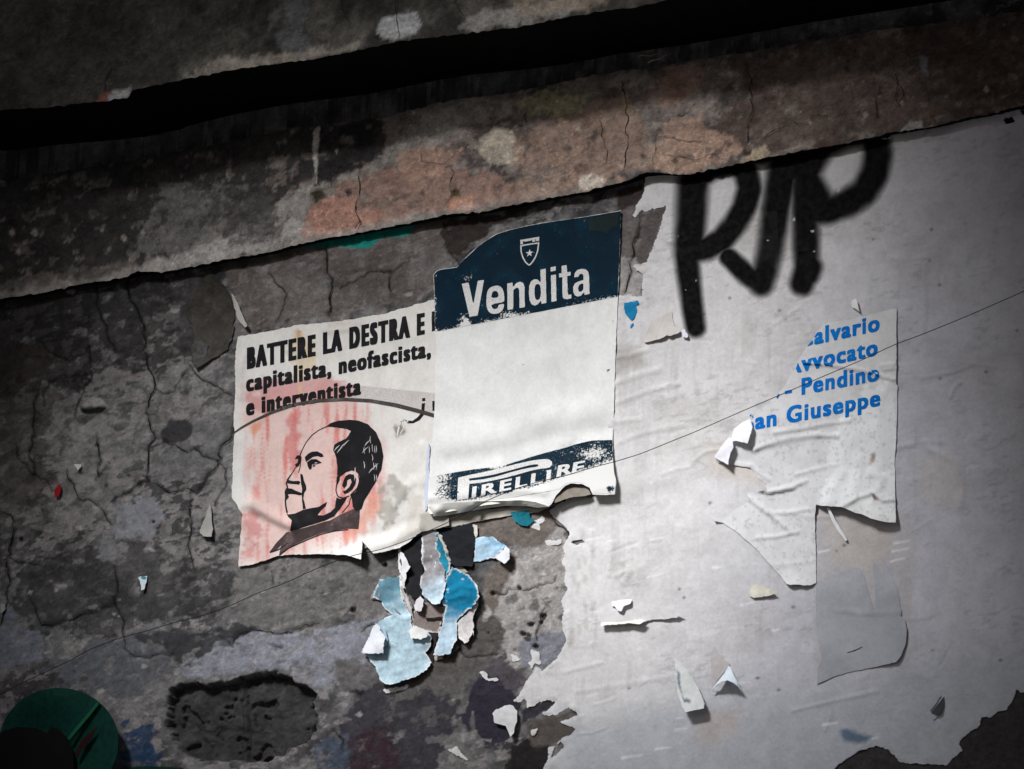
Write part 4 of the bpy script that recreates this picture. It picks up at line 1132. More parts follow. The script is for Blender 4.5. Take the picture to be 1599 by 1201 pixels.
s1.print_poly('lettering', [z1([(912, 74), (926, 70), (926, 155), (912, 158)]), z1([(915, 455), (925, 453), (925, 495), (915, 495)]), z1([(872, 442), (885, 440), (885, 454), (872, 456)]),
                            z1([(870, 465), (884, 463), (880, 510), (860, 535), (835, 548), (808, 550), (806, 540), (832, 538), (852, 522), (868, 505)])], M_ink, T1, jag=.5)
s1.print_line('ink_scrawl', [z1([(812, 545, 1.5), (795, 530, 2), (778, 545, 2.5), (770, 575, 3), (765, 605, 2)]), z1([(790, 535, 2), (792, 570, 2), (775, 600, 1.5)])], print_mat('brown_scrawl', (0.05, 0.038, 0.03), chips=1.2), T1, wear=lambda x, y: .5 + 0 * x)
PORT = [
    # hair
    [(462, 562), (480, 548), (515, 538), (560, 534), (600, 537), (640, 553), (675, 588), (697, 635), (706, 690), (697, 748), (672, 802), (645, 845), (625, 878), (612, 915), (590, 925), (575, 905), (572, 875), (566, 858),
     (590, 838), (604, 805), (606, 775), (590, 755), (570, 750), (545, 758), (528, 772), (508, 770), (510, 735), (506, 700), (500, 680), (492, 662), (497, 640), (515, 628), (545, 615), (558, 600), (568, 582), (545, 572), (505, 566)],
    # ear strokes
    [(545, 775), (560, 764), (580, 768), (590, 785), (588, 808), (574, 830), (556, 845), (540, 850), (532, 838), (545, 836), (560, 822), (572, 800), (565, 785), (552, 792), (550, 812), (540, 826), (530, 815), (536, 795)],
    [(508, 775), (522, 768), (520, 790), (510, 812), (506, 800)],
    # brow and eye on the far side
    [(328, 702), (338, 686), (352, 684), (357, 692), (354, 712), (346, 730), (334, 738), (328, 726), (340, 716), (342, 700)],
    # near brow
    [(370, 694), (384, 680), (402, 670), (425, 669), (446, 680), (452, 690), (440, 694), (425, 688), (405, 692), (388, 704), (376, 714)],
    # near eye
    [(380, 716), (398, 702), (420, 702), (443, 716), (436, 720), (418, 714), (402, 722), (400, 742), (390, 746), (384, 732)],
    # nose base
    [(294, 786), (306, 792), (322, 796), (345, 794), (352, 800), (345, 810), (325, 808), (300, 806), (293, 800)],
    # mouth
    [(288, 832), (300, 826), (316, 828), (335, 838), (357, 845), (362, 852), (350, 856), (330, 852), (310, 850), (298, 852), (304, 862), (296, 874), (287, 872), (290, 855)],
    # cheek fold
    [(352, 762), (362, 768), (366, 792), (376, 815), (378, 832), (368, 846), (364, 868), (370, 890), (376, 912), (364, 915), (360, 885), (358, 850), (360, 830), (354, 800)],
    # jaw and neck shadow
    [(290, 925), (300, 938), (330, 934), (362, 918), (390, 912), (430, 905), (455, 890), (465, 884), (460, 902), (440, 920), (425, 940), (450, 942), (480, 928), (500, 908), (502, 885), (506, 865), (520, 872), (552, 866), (540, 885),
     (520, 915), (495, 945), (460, 962), (420, 975), (370, 990), (330, 1004), (308, 1010), (312, 985), (316, 962), (300, 948)]]
s1.print_poly('profile_drawing', [z1(p) for p in PORT], M_ink, T1, lift=.0012, jag=.35, res=5)
s1.print_line('profile_drawing', [z1(l) for l in [
    [(465, 562, 1.2), (430, 578, 1.0), (400, 600, 1.0), (375, 632, 1.0), (358, 665, 1.0), (350, 688, 1.6)], [(332, 735, 1.0), (318, 760, 1.0), (300, 785, 2.0), (292, 805, 2.4), (298, 822, 2.0), (288, 838, 2.5), (290, 862, 2.4), (288, 880, 2.0), (290, 905, 2.2), (296, 930, 2.6)],
    [(540, 755, 1.4), (520, 775, 1.4), (508, 800, 1.4), (503, 835, 1.4), (512, 862, 2), (535, 868, 1.6), (560, 858, 1.6)], [(600, 770, 1.6), (604, 795, 1.6), (595, 825, 1.6), (565, 856, 1.8)],
    [(354, 690, 1), (352, 730, 1), (344, 760, .8)], [(385, 722, 1.2), (420, 722, 1.2), (440, 716, 1.2)], [(405, 732, 2.2), (415, 728, 1.6)], [(566, 865, 1), (560, 895, 1), (530, 930, 1.2)],
    [(262, 1112, 2), (300, 1082, 1.6), (370, 1050, 1.6), (440, 1022, 1.4), (500, 1008, 1.4), (556, 1002, 1.4)], [(222, 1100, 1.6), (262, 1086, 1.6), (300, 1060, 1.4)]]], M_ink, T1, lift=.0013)
M_coat = print_mat('coat_print', (0.05, 0.035, 0.035), under=tuple(lin((190, 150, 145))), chips=.8, bleed=(0.12, 0.09, 0.09))
s1.print_poly('coat_drawing', [z1([(318, 1008), (370, 994), (430, 976), (480, 962), (530, 935), (575, 915), (606, 908), (604, 960), (600, 1000), (556, 998), (500, 1005), (440, 1018), (370, 1045), (300, 1078), (262, 1108), (272, 1060), (296, 1025)]),
                               z1([(220, 1098), (252, 1056), (292, 1014), (308, 1010), (288, 1042), (262, 1078), (240, 1096)])], M_coat, T1, lift=.0010, wear=lambda x, y: .25 + .25 * (fbm(x + y, y - x, 6, 3, 231) - .5))
hb = []
for k in range(16):
    a, b_ = rng.uniform(560, 680), rng.uniform(600, 790)
    if a + b_ * .4 > 985: continue
    hb.append(z1([(a, b_, .5), (a + rng.uniform(-3, 6), b_ + rng.uniform(10, 22), 1.3), (a + 2, b_ + 30, .4)]))
hb += [z1([(a, b_, .4), (a - 14, b_ + 12, 1.6), (a - 24, b_ + 26, .5)]) for a, b_ in [(560, 620), (545, 632), (532, 650), (520, 642), (684, 720), (668, 735), (650, 620), (640, 650)]]
s1.print_line('hair_highlight', hb, print_mat('light_ink', tuple(lin((170, 165, 165))), chips=.3), T1, lift=.0018)

# ================= white and dark-blue sale poster
O2 = [(677, 428), (682, 423), (688, 420.5), (700, 419), (713.5, 417), (720, 409.6), (728, 402), (737.5, 393), (746, 385), (755, 378), (766, 371), (777, 364.7), (790, 360.5), (803, 357), (825, 352), (847, 348), (880, 343), (912.7, 338.5), (940, 334), (969.6, 329),
      (967.5, 400), (965, 463), (962, 530), (960, 590), (958.5, 650), (956.5, 690), (956.5, 720), (959, 738), (962, 752), (961, 764), (960, 772), (942, 773), (925, 772), (921, 762), (910, 756), (892, 755), (882, 759), (875, 767), (868, 774), (865, 780),
      (861, 787), (857, 791), (840, 789), (825, 786), (787, 785), (765, 788), (745, 791), (722, 795), (700, 799), (684, 801.5), (672, 803), (669, 799), (668, 792), (669, 765), (670, 740), (673, 700), (677, 665), (679, 630), (679, 600), (681, 540), (679, 500), (678, 460)]
LIFT2 = [(677, 428, .004), (720, 410, .006), (780, 366, .003), (850, 350, .001), (968, 332, 0), (966, 463, 0), (960, 590, 0), (957, 690, .004), (961, 765, .024), (925, 770, .03), (895, 757, .026), (868, 775, .03), (857, 789, .034), (800, 786, .030), (745, 791, .030),
         (700, 798, .032), (670, 800, .034), (671, 740, .020), (677, 660, .012), (680, 560, .007), (680, 480, .006), (820, 600, 0), (820, 500, 0), (820, 430, 0), (760, 650, .003), (880, 650, .001), (800, 740, .014), (900, 720, .010), (730, 745, .016)]
s2 = Sheet(O2, 0.0095, lift=LIFT2, creases=[([(690, 690), (760, 685), (850, 650), (930, 640)], 20, .007), ([(700, 720), (780, 710), (850, 685), (950, 668)], 14, -.005), ([(690, 640), (760, 650), (820, 665)], 14, -.003),
           ([(880, 700), (890, 706), (900, 690)], 5, -.006), ([(668, 778), (700, 776), (760, 768), (820, 765), (850, 768)], 7, .009), ([(850, 560), (930, 540), (960, 545)], 16, .003)], wav=.0022, wsize=90, seed=2)
band_line = lambda x: 518 + (x - 680) * (463 - 518) / 285.0
band2 = lambda x: np.interp(x, [670, 684, 736, 787, 830, 850, 880, 902, 925, 958], [746, 742, 733.5, 727, 713.5, 707.5, 700, 693, 688, 687])
def col2(x, y):
    c = np.ones((len(x), 3)) * lin((219, 219, 218)) * (0.95 + 0.1 * fbm(x, y, 80, 4, 241)[:, None])
    c, a = paint(c, x, y, [(857, 785), (865, 775), (880, 760), (895, 754), (912, 757), (922, 765), (924, 774), (890, 780)], (150, 144, 138), k=1, soft=3, warp=3, op=.0, seed=242)
    st = (fbm(x, y, 22, 5, 246, .7, 3) > .56)[:, None] * .05 * sstep(560, 470, y)[:, None] + .05 * sstep(.5, .7, fbm(x, y, 120, 3, 247))[:, None]
    c = c * (1 - st)
    c, a = paint(c, x, y, [(664, 790), (700, 782), (760, 776), (830, 778), (850, 795), (660, 812)], (226, 224, 216), k=1, soft=3, warp=3, seed=243)
    return c
T2 = thing('sale_poster', (820, 600), 'large white poster with dark blue bands reading Vendita between the portrait poster and white plaster', 'poster', y=-.013)
s2.build('paper_sheet', M_paper, T2, col2, jag=.5, res=3.4)
M_blue = print_mat('dark_blue_print', (0.0008, 0.013, 0.027), rough=0.5, chips=1.0, bleed=(0.001, 0.023, 0.043))
topb = [q[:2] for q in O2[:20]]
topb = [(q[0] + (.5 if k < 3 else 0), q[1] + .6) for k, q in enumerate(topb)] + [(967, 400), (964.4, 463.3), (960, 464.2)] + [(x, band_line(x)) for x in np.linspace(955, 684, 20)] + [(679.5, 518), (678.3, 460)]
def wear_top(x, y):
    e = band_line(x) - y
    return 0.12 + 0.32 * np.exp(-e / 5) * (fbm(x, y, 30, 2, 245) > .42) + 0.55 * np.exp(-((x - 726) / 9) ** 2 - ((y - 508) / 16) ** 2) + 0.35 * np.exp(-((x - 730) / 10) ** 2 - ((y - 434) / 6) ** 2) + 0.28 * np.exp(-((x - 679) / 3) ** 2) + .3 * np.exp(-((x - 795) / 14) ** 2 - ((y - 490) / 5) ** 2)
s2.print_poly('top_band', [topb], M_blue, T2, wear=wear_top, res=4, jag=.2)
# a paler worn patch of the band at its top right corner
M_blue2 = print_mat('worn_blue_print', (0.012, 0.022, 0.024), rough=.6, chips=.4, bleed=(0.02, 0.034, 0.034))
s2.print_poly('worn_patch', [[(920, 341), (966, 333), (966, 350), (952, 358), (948, 366), (938, 362), (920, 360)]], M_blue2, T2, lift=.0014, jag=1.2)
botb = [(x, band2(x)) for x in np.linspace(671, 956, 40)] + [(957, 720), (959, 738), (961, 752), (960, 770), (944, 771), (926, 770), (921, 761), (912, 755), (900, 753), (885, 755), (872, 764), (850, 768), (825, 772), (800, 777), (770, 780), (735, 785), (700, 788), (672, 791), (670, 765)]
def wear_bot(x, y):
    lowline = np.interp(x, [670, 735, 800, 850, 900, 960], [788, 782, 770, 757, 739, 720])
    w = 0.22 + 0.9 * sstep(-9, 9, y - lowline) + 0.35 * np.exp(-((x - 925) / 26) ** 2 - ((y - 708) / 12) ** 2) + 0.35 * np.exp(-((x - 775) / 18) ** 2 - ((y - 728) / 5) ** 2) + .3 * sstep(690, 672, x) + .25 * sstep(715, 690, x)
    w = w - 0.9 * np.exp(-((x - 953) / 9) ** 2 - ((y - 764) / 8) ** 2)
    return w
s2.print_poly('bottom_band', [botb], M_blue, T2, wear=wear_bot, res=3.2, jag=.4)
M_light = print_mat('light_lettering', tuple(lin((205, 204, 203))), rough=.6, chips=0.0, bleed=tuple(lin((216, 214, 212))))
def zz(pts, s=4.5686, ox=650, oy=310): return [(ox + a / s, oy + b / s) for a, b in pts]
def chaikin(p, n=2):
    p = np.array(p, float)
    for _ in range(n):
        q = np.roll(p, -1, 0); p = np.stack([p * .75 + q * .25, p * .25 + q * .75], 1).reshape(-1, 2)
    return p
def glyph_print(s, name, solids, holes, box_, mat, parent, ss=0.4, lift=.0016, wear=None):
    """letters drawn as outlines: union of solids minus holes (photo pixels)"""
    x0, y0, x1, y1 = box_
    gx, gy = np.meshgrid(np.arange(x0, x1, ss), np.arange(y0, y1, ss))
    d = np.full(gx.shape, 30.0)
    for p in solids: d = np.minimum(d, sdf_poly(p, gx, gy, 30))
    for p in holes: d = np.maximum(d, -sdf_poly(p, gx, gy, 30))
    pts, fc = march(-d, None, None)
    V = np.stack([pts[:, 0] * ss + x0, pts[:, 1] * ss + y0], -1)
    return s._print(name, V, fc, mat, parent, lift, wear)
def zs(pts, r=2, dbl=()):
    q = zz(pts)
    return chaikin(q, r) if r else q
# V e n d i t a, traced; each a letter of its own
LET = [([zs([(320, 606), (376, 596), (407, 740), (436, 584), (488, 577), (441, 838), (377, 848)], 0)], []),
       ([zs([(497, 720), (500, 672), (515, 640), (545, 622), (585, 617), (612, 630), (628, 665), (632, 715), (632, 742), (540, 757), (542, 775), (556, 786), (572, 784), (582, 770), (584, 755), (630, 746), (628, 780), (612, 808), (585, 824), (550, 828), (520, 818), (502, 790), (496, 755)], 1)],
        [zs([(541, 708), (541, 685), (550, 666), (566, 662), (580, 672), (584, 702)], 1)]),
       ([zs([(645, 604), (690, 596), (692, 625), (712, 600), (742, 590), (766, 600), (776, 630), (778, 778), (733, 786), (731, 655), (726, 642), (712, 642), (697, 655), (695, 792), (648, 800)], 0)], []),
       ([zs([(882, 505), (927, 495), (932, 748), (890, 756), (888, 735), (870, 758), (845, 768), (820, 758), (805, 728), (800, 680), (802, 625), (815, 590), (840, 572), (868, 575), (884, 592)], 0)],
        [zs([(850, 622), (866, 612), (880, 620), (885, 650), (885, 690), (878, 715), (862, 722), (850, 708), (846, 665)], 1)]),
       ([zs([(955, 488), (998, 479), (999, 518), (956, 526)], 0)], []), ([zs([(957, 546), (1000, 538), (1004, 734), (961, 742)], 0)], []),
       ([zs([(1033, 478), (1077, 470), (1079, 522), (1104, 518), (1105, 552), (1080, 556), (1084, 672), (1088, 684), (1110, 680), (1111, 714), (1080, 722), (1052, 720), (1040, 704), (1038, 564), (1016, 568), (1015, 534), (1034, 530)], 0)], []),
       ([zs([(1122, 566), (1128, 530), (1146, 508), (1178, 498), (1210, 502), (1230, 520), (1236, 556), (1240, 684), (1198, 692), (1195, 676), (1178, 696), (1152, 704), (1128, 694), (1116, 666), (1116, 630), (1128, 604), (1152, 590), (1190, 578), (1190, 556), (1184, 542), (1170, 542), (1162, 552), (1162, 562)], 0)],
        [zs([(1190, 608), (1190, 640), (1182, 658), (1166, 664), (1158, 650), (1160, 626), (1172, 614)], 1)])]
for sol, hol in LET:
    a = np.concatenate([np.array(q) for q in sol]); b0, b1 = a.min(0) - 2, a.max(0) + 2
    glyph_print(s2, 'letter', sol, hol, (b0[0], b0[1], b1[0], b1[1]), M_light, T2)
star = []
for k in range(10):
    a = -math.pi / 2 + k * math.pi / 5 + .06; r = 29 if k % 2 == 0 else 11.5
    star.append((808 + r * math.cos(a), 390 + r * math.sin(a) - .16 * r * math.cos(a)))
EMB = [zz([(742, 296), (878, 273), (877, 285), (760, 305), (762, 325), (744, 329)]), zz([(770, 303), (822, 294), (822, 300), (770, 309)]), zz([(828, 294), (850, 290), (850, 296), (839, 299), (850, 299), (850, 306), (828, 310)]), zz([(854, 289), (877, 285), (876, 302), (854, 306)]), zz(star)]
s2.print_poly('emblem', EMB, M_light, T2, lift=.0016, jag=0, res=3)
def ln(pts, w): return [q + (w,) for q in zz(pts)]
s2.print_line('emblem', [ln([(742, 340), (770, 333), (840, 321), (878, 318)], 2.0), ln([(746, 340), (748, 380), (760, 420), (780, 455), (806, 478), (830, 452), (852, 415), (866, 375), (873, 320)], 2.0)], M_light, T2, lift=.0017)
def z3(pts, s=4.003, ox=650, oy=540): return [(ox + a / s, oy + b / s) for a, b in pts]
s2.print_poly('logo_lettering', [z3([(255, 965), (258, 900), (262, 824), (330, 808), (420, 790), (500, 771), (560, 756), (630, 738), (700, 722), (760, 712), (800, 708), (832, 711), (848, 724), (850, 742), (836, 758), (810, 765), (780, 768), (740, 775), (690, 788),
                                     (620, 808), (560, 824), (480, 842), (400, 856), (332, 863), (328, 910), (325, 955)])], M_light, T2, lift=.0016, jag=.15, res=4)
s2.print_poly('logo_slit', [z3([(330, 830), (400, 820), (480, 806), (560, 785), (640, 764), (700, 748), (740, 741), (758, 741), (764, 748), (752, 756), (720, 760), (660, 772), (580, 793), (500, 817), (420, 834), (332, 843)])], M_blue, T2, lift=.0021, jag=.1, wear=lambda x, y: .1 + 0 * x)
s2.text('logo_lettering', 'IRELLI', (736.5, 777.3), (859, 750.3), 17.2, M_light, T2, bold=1.2, dil_y=.4, italic=.10, lift=.0016, space=1.25)
s2.text('logo_lettering', 'RE', (869, 744.5), (911, 736.5), 17.5, M_light, T2, bold=1.2, dil_y=.5, italic=.18, lift=.0016)
s2.print_line('pencil_mark', [[(948, 580, .6), (952, 576.5, 1.2)], [(948, 578, .8), (950, 577, 1)], [(816, 569, 1), (817.5, 570, 1)]], M_ink, T2)
# rolled lower edge showing the back of the sheet, and the dark curl at its tear
M_back = surface('paper_back', None, .8, .05, .05, .2, 0, .12, 30)
roll = Sheet([(668, 797, .020), (668.5, 792, .030), (674, 788, .040), (700, 785.5, .042), (745, 783, .042), (787, 782, .040), (812, 781, .038), (836, 784, .038), (858, 791, .036), (840, 792.5, .024), (820, 790, .020), (787, 790, .018), (745, 796, .018), (700, 804, .018), (674, 807, .018)],
             .012, lift=[(680, 797, .046), (740, 790, .045), (800, 786, .04)], wav=.001, seed=3)
roll.build('rolled_edge', M_back, T2, lin((222, 221, 216)), jag=.4, res=2.2)
curl = Sheet([(865, 781, .03), (866, 772, .024), (876, 763, .016), (889, 756.5, .010), (905, 757, .010), (918, 762, .014), (922, 772, .022), (912, 775, .026), (896, 776, .028), (880, 780, .03), (866, 786, .034)], .006, seed=4, wav=.001)
curl.build('torn_curl', M_back, T2, lambda x, y: np.ones((len(x), 3)) * lin((128, 120, 112)) * (.7 + .6 * fbm(x, y, 9, 4, 250)[:, None]), jag=.5, res=2.2)

# ================= remains of the poster with blue lettering
z5 = lambda pts: [(1080 + p[0] / 3.639, 450 + p[1] / 3.639) + tuple(p[2:]) for p in pts]
z7 = lambda pts: [(1060 + p[0] / 3.335, 720 + p[1] / 3.335) + tuple(p[2:]) for p in pts]
O3 = z5([(1165, 113), (1100, 128), (1040, 142), (980, 156), (900, 178), (820, 190), (770, 196), (738, 216), (700, 262), (680, 300), (655, 325), (630, 370), (603, 412), (585, 465), (562, 492), (535, 545), (500, 592), (470, 628), (430, 665), (390, 688), (345, 716), (335, 735), (300, 770), (240, 800, .004), (190, 870, .008), (150, 925, .01),
          (128, 958, .012), (150, 990, .006), (230, 1005), (330, 1020), (380, 1080), (420, 1110), (430, 1150)]) + z7([(330, 165), (370, 200), (440, 260), (500, 300), (560, 350), (600, 372), (480, 395), (400, 410), (330, 370)][:0])
O3 += z7([(345, 165, .001), (375, 200, .001), (300, 250), (235, 300), (200, 300, .006), (165, 285, .012), (185, 312, .010), (230, 322, .002), (290, 360, .002), (340, 405, .003), (400, 455, .003), (440, 500, .003), (490, 555, .003), (530, 600, .005), (560, 640, .012), (575, 645, .016), (620, 642, .014), (660, 648, .012), (690, 646, .008), (716, 636, .003)])
O3 += z7([(714, 500, .002), (712, 400, .003), (708, 300, .006), (716, 225, .012), (735, 232, .02), (790, 234, .026), (850, 240, .030), (900, 262, .034), (960, 280, .036), (1000, 298, .038), (1050, 312, .036), (1090, 318, .030), (1130, 322, .022), (1128, 230, .008), (1126, 100, .003), (1124, 0, .001)])
O3 += z5([(1160, 900, .004), (1168, 700, .003), (1170, 560, .004), (1160, 540, .006), (1165, 400), (1163, 250)])
s3 = Sheet(O3, .0012, on=white_h, lift=[(1330, 560, 0), (1250, 620, 0), (1350, 620, .001), (1200, 700, 0), (1200, 780, .001), (1330, 700, .004), (1240, 850, .002), (1340, 760, .016), (1300, 740, .006)],
           creases=[(z5([(640, 425), (760, 432), (870, 450), (980, 470), (1050, 490), (1150, 520)]), 2.2, .007), (z5([(1030, 470), (1100, 488), (1150, 490)]), 3, -.006), (z5([(1080, 440), (1150, 432)]), 2.5, .006), (z5([(1090, 462), (1150, 455)]), 2, .005),
                    (z5([(470, 820), (620, 800), (760, 770), (900, 752)]), 3, .005), (z5([(350, 920), (430, 885), (560, 850), (680, 832), (830, 842)]), 3, .006), (z5([(590, 1060), (700, 1030), (830, 1000)]), 2.5, .004), (z5([(330, 1010), (400, 1060), (440, 1090)]), 2.5, .005),
                    (z5([(370, 1140), (440, 1160), (560, 1130), (640, 1100)]), 3, .006), (z5([(250, 1000), (340, 1010)]), 3, .004), (z7([(360, 190), (440, 250), (520, 310), (580, 365)]), 3, .006), (z7([(460, 270), (560, 270), (680, 250)]), 2.5, .005),
                    (z7([(400, 400), (500, 395), (620, 370)]), 2.5, .005), (z7([(400, 150), (470, 160), (600, 140)]), 2.5, .005), (z7([(500, 540), (600, 535), (700, 520)]), 3, .002), (z7([(850, 60), (800, 140), (780, 220)]), 7, .006), (z7([(940, 0), (930, 100), (900, 200)]), 9, .006),
                    (z7([(850, 235), (930, 190), (1010, 165), (1060, 205), (1120, 200)]), 3.5, .008), (z7([(1000, 60), (1060, 90), (1040, 140)]), 6, .005), (z5([(1080, 600), (1050, 800), (1080, 1000)]), 8, .003), (z5([(880, 700), (900, 850), (850, 1000)]), 12, .004)], wav=.0016, wsize=40, seed=6)
def col3(x, y):
    c = np.ones((len(x), 3)) * lin((210, 209, 211)) * (0.93 + 0.14 * fbm(x, y, 40, 4, 261)[:, None])
    c, a = paint(c, x, y, z5([(850, 680), (1000, 560), (1170, 540), (1170, 1000), (1165, 1240)]) + z7([(1130, 330), (700, 240), (760, 120)]), (228, 229, 238), k=1, soft=10, warp=6, op=.9, seed=262)
    c, a = paint(c, x, y, z7([(860, 240), (1000, 185), (1124, 210), (1131, 325), (1000, 300)]), (236, 240, 244), k=1, soft=3, warp=3, op=.8, seed=263)
    c, a = paint(c, x, y, z7([(1000, 170), (1015, 165), (1040, 200), (1020, 202)]), (110, 74, 56), k=1, soft=1.5, warp=2, op=.9, seed=264)
    c, a = paint(c, x, y, z5([(1015, 940), (1045, 935), (1040, 975), (1020, 1005), (1008, 1000)]), (150, 128, 110), k=1, soft=2, warp=3, op=.8, seed=265)
    sp = (fbm(x, y, 5, 3, 266) > .70) & (y > 640)
    c[sp] *= .8
    return c
T3 = thing('blue_lettered_poster', (1290, 640), 'torn white poster remains with bright blue lettering and a loose lower flap', 'poster', y=-.012)
s3.build('paper_sheet', M_paper, T3, col3, jag=.6, res=2.8)
M_cyan = print_mat('bright_blue_ink', (0.0, 0.15, 0.54), rough=.6, chips=.45, bleed=(0.003, 0.20, 0.60))
cut = lambda x, y: sdf_poly([q[:2] for q in z5([(1200, 60), (738, 216), (700, 262), (686, 290), (655, 325), (630, 370), (603, 412), (585, 465), (562, 492), (535, 545), (500, 592), (470, 628), (345, 716), (335, 745), (345, 790), (335, 830), (1200, 900)])], x, y, 30) + .6
bx = lambda a, b: (1080 + a / 3.639, 450 + b / 3.639)
s3.text('printed_word', 'Calvario', bx(606, 337), bx(1068, 238), 26, M_cyan, T3, bold=1.45, dil_y=.7, space=1.16, clip=cut, wear=lambda x, y: .12 + 0 * x)
s3.text('printed_word', 'Avvocato', bx(536, 492), bx(1057, 377), 26, M_cyan, T3, bold=1.45, dil_y=.7, space=1.16, clip=cut, wear=lambda x, y: .12 + 0 * x)
s3.text('printed_word', '- Pendino', bx(530, 622), bx(1065, 521), 26, M_cyan, T3, bold=1.45, dil_y=.7, space=1.16, clip=cut, wear=lambda x, y: .12 + .35 * np.exp(-((x - 1372) / 6) ** 2))
s3.text('printed_word', 'San Giuseppe', bx(296, 813), bx(1072, 665), 26, M_cyan, T3, bold=1.45, dil_y=.7, space=1.16, clip=cut, wear=lambda x, y: .12 + 0 * x)
s3.print_poly('lettering', [z5([(480, 618), (494, 600), (502, 604), (488, 630)]), z5([(328, 722), (340, 714), (342, 724), (334, 732)])], M_cyan, T3)
fl = Sheet(z5([(228, 873, .014), (226, 850, .012), (240, 800, .008), (280, 768, .006), (328, 742, .004), (345, 790, .016), (332, 838, .022), (318, 885, .026), (290, 878, .024), (250, 868, .02)]), .012, seed=7, wav=.003, wsize=14)
fl.build('folded_corner', M_back, T3, lin((235, 235, 238)), jag=.8, res=2.5)
fl = Sheet(z5([(130, 960, .008), (135, 945, .008), (165, 905, .008), (205, 850, .008), (226, 850, .010), (235, 880, .018), (236, 910, .022), (220, 935, .024), (207, 1003, .026), (180, 985, .020), (150, 975, .012)]), .012, seed=8, wav=.003, wsize=12)
fl.build('folded_corner', M_back, T3, lin((226, 224, 232)), jag=.8, res=2.5)
ed = Sheet(z7([(768, 240, .006), (784, 244, .01), (812, 300, .01), (845, 355, .008), (878, 412, .004), (868, 418, .003), (832, 370, .004), (798, 312, .004)]), .011, seed=9, wav=.001)
ed.build('torn_sliver', M_back, T3, lin((232, 234, 238)), jag=.4, res=2.5)

# ================= blue-grey sheet under it
O4 = z7([(712, 640), (800, 600), (870, 570), (905, 552), (945, 556), (965, 600), (985, 680), (1005, 745), (1020, 785), (1026, 740), (1018, 640), (1010, 530), (1030, 535), (1060, 588), (1064, 545), (1060, 505), (1085, 545), (1110, 600), (1130, 650), (1145, 700), (1157, 770), (1160, 812), (1178, 830, .003),
         (1188, 880, .008), (1184, 940, .008), (1160, 1010, .010), (1135, 1045, .012), (1112, 1053, .010), (1040, 1068, .004), (960, 1085), (880, 1102), (800, 1125), (745, 1150), (718, 1160), (722, 1080), (744, 1030, .003), (735, 980, .004), (722, 920, .003), (714, 850)])
s4 = Sheet(O4, .0010, on=white_h, lift=[(1320, 950, 0), (1300, 1020, .002), (1350, 1000, .002), (1300, 900, 0), (1380, 930, .001)], creases=[(z7([(810, 775), (870, 780), (940, 792), (1020, 790), (1150, 785)]), 2.5, .004), (z7([(1160, 790), (1210, 750)]), 3, .003)], wav=.001, seed=10)
T4 = thing('grey_paper_sheet', (1340, 970), 'large smooth blue-grey paper sheet with a forked tear below the blue-lettered poster', 'paper')
s4.build('paper_sheet', M_paper, T4, lambda x, y: np.ones((len(x), 3)) * lin((162, 164, 171)) * (.84 + .32 * fbm(x, y, 50, 5, 270)[:, None]), jag=.7, res=4)
s4.print_line('dark_scuff', [z7([(878, 998, 1), (920, 985, 1.4), (955, 968, 1)])], M_ink, T4, wear=lambda x, y: .5 + 0 * x)

# ================= torn remains hanging below the sale poster
def z4(pts): return [(540 + p[0] / 3.875, 780 + p[1] / 3.875) + tuple(p[2:]) for p in pts]
M_wash = surface('blue_washed_paper', None, .8, .16, .14, .3, 0, .3, 40)
M_black_paper = surface('black_paper', None, .75, .2, .2, 0, 0, .2, 40)
T5 = thing('torn_poster_remains', (660, 930), 'tattered strips of bright blue, pale blue and black paper curling under the sale poster', 'torn paper', y=-.02)
def washed(c0, c1, axis_=(0, 1), lo=0, hi=1, seed=0, st=(1, 1)):
    def f(x, y):
        t = sstep(lo, hi, x * axis_[0] + y * axis_[1] + (fbm(x, y, 26, 5, 400 + seed, *st) - .5) * abs(hi - lo) * 1.3)[:, None]
        c = lin(c0) * (1 - t) + lin(c1) * t
        c = c * (.62 + .76 * fbm(x, y + .3 * x, 9, 5, 401 + seed, 3.0, .8)[:, None])
        w = sstep(.78, .80, fbm(x, y, 5, 4, 402 + seed, 2, 1))[:, None]
        return np.minimum(c * (1 - .5 * w) + lin((228, 230, 232)) * .5 * w, .8)
    return f
def torn_rim(colf, pts, seed, w=2.4, c0=(222, 222, 224)):
    """torn paper shows its white core along the edge, in uneven width"""
    pl = [q[:2] for q in pts]
    def f(x, y):
        c = colf(x, y)
        d = -sdf_poly(pl, x, y, 30)
        t = (1 - sstep(.2, 1, (d + .6) / (w * np.clip(2.6 * fbm(x, y, 16, 3, 450 + seed) - .75, .02, 1.6))))[:, None]
        return c * (1 - t) + lin(c0) * t
    return f
def piece(pts, colf, off, seed, name='paper_strip', mat=M_wash, wav=.0032, jag=1.9, creases=(), res=2.3, parent=None, lift=None, label=None):
    sh = Sheet(pts, off, seed=seed, wav=wav, wsize=16, creases=creases, lift=lift)
    if mat is M_wash: colf = torn_rim(colf, pts, seed)
    o = sh.build(name, mat, parent if parent is not None else T5, colf, jag=jag, res=res)
    if label: o['label'] = label
    return sh
grey = lambda c, s=0, n=.4: (lambda x, y: np.ones((len(x), 3)) * lin(c) * (1 - n / 2 + n * fbm(x, y, 14, 4, 410 + s)[:, None]))
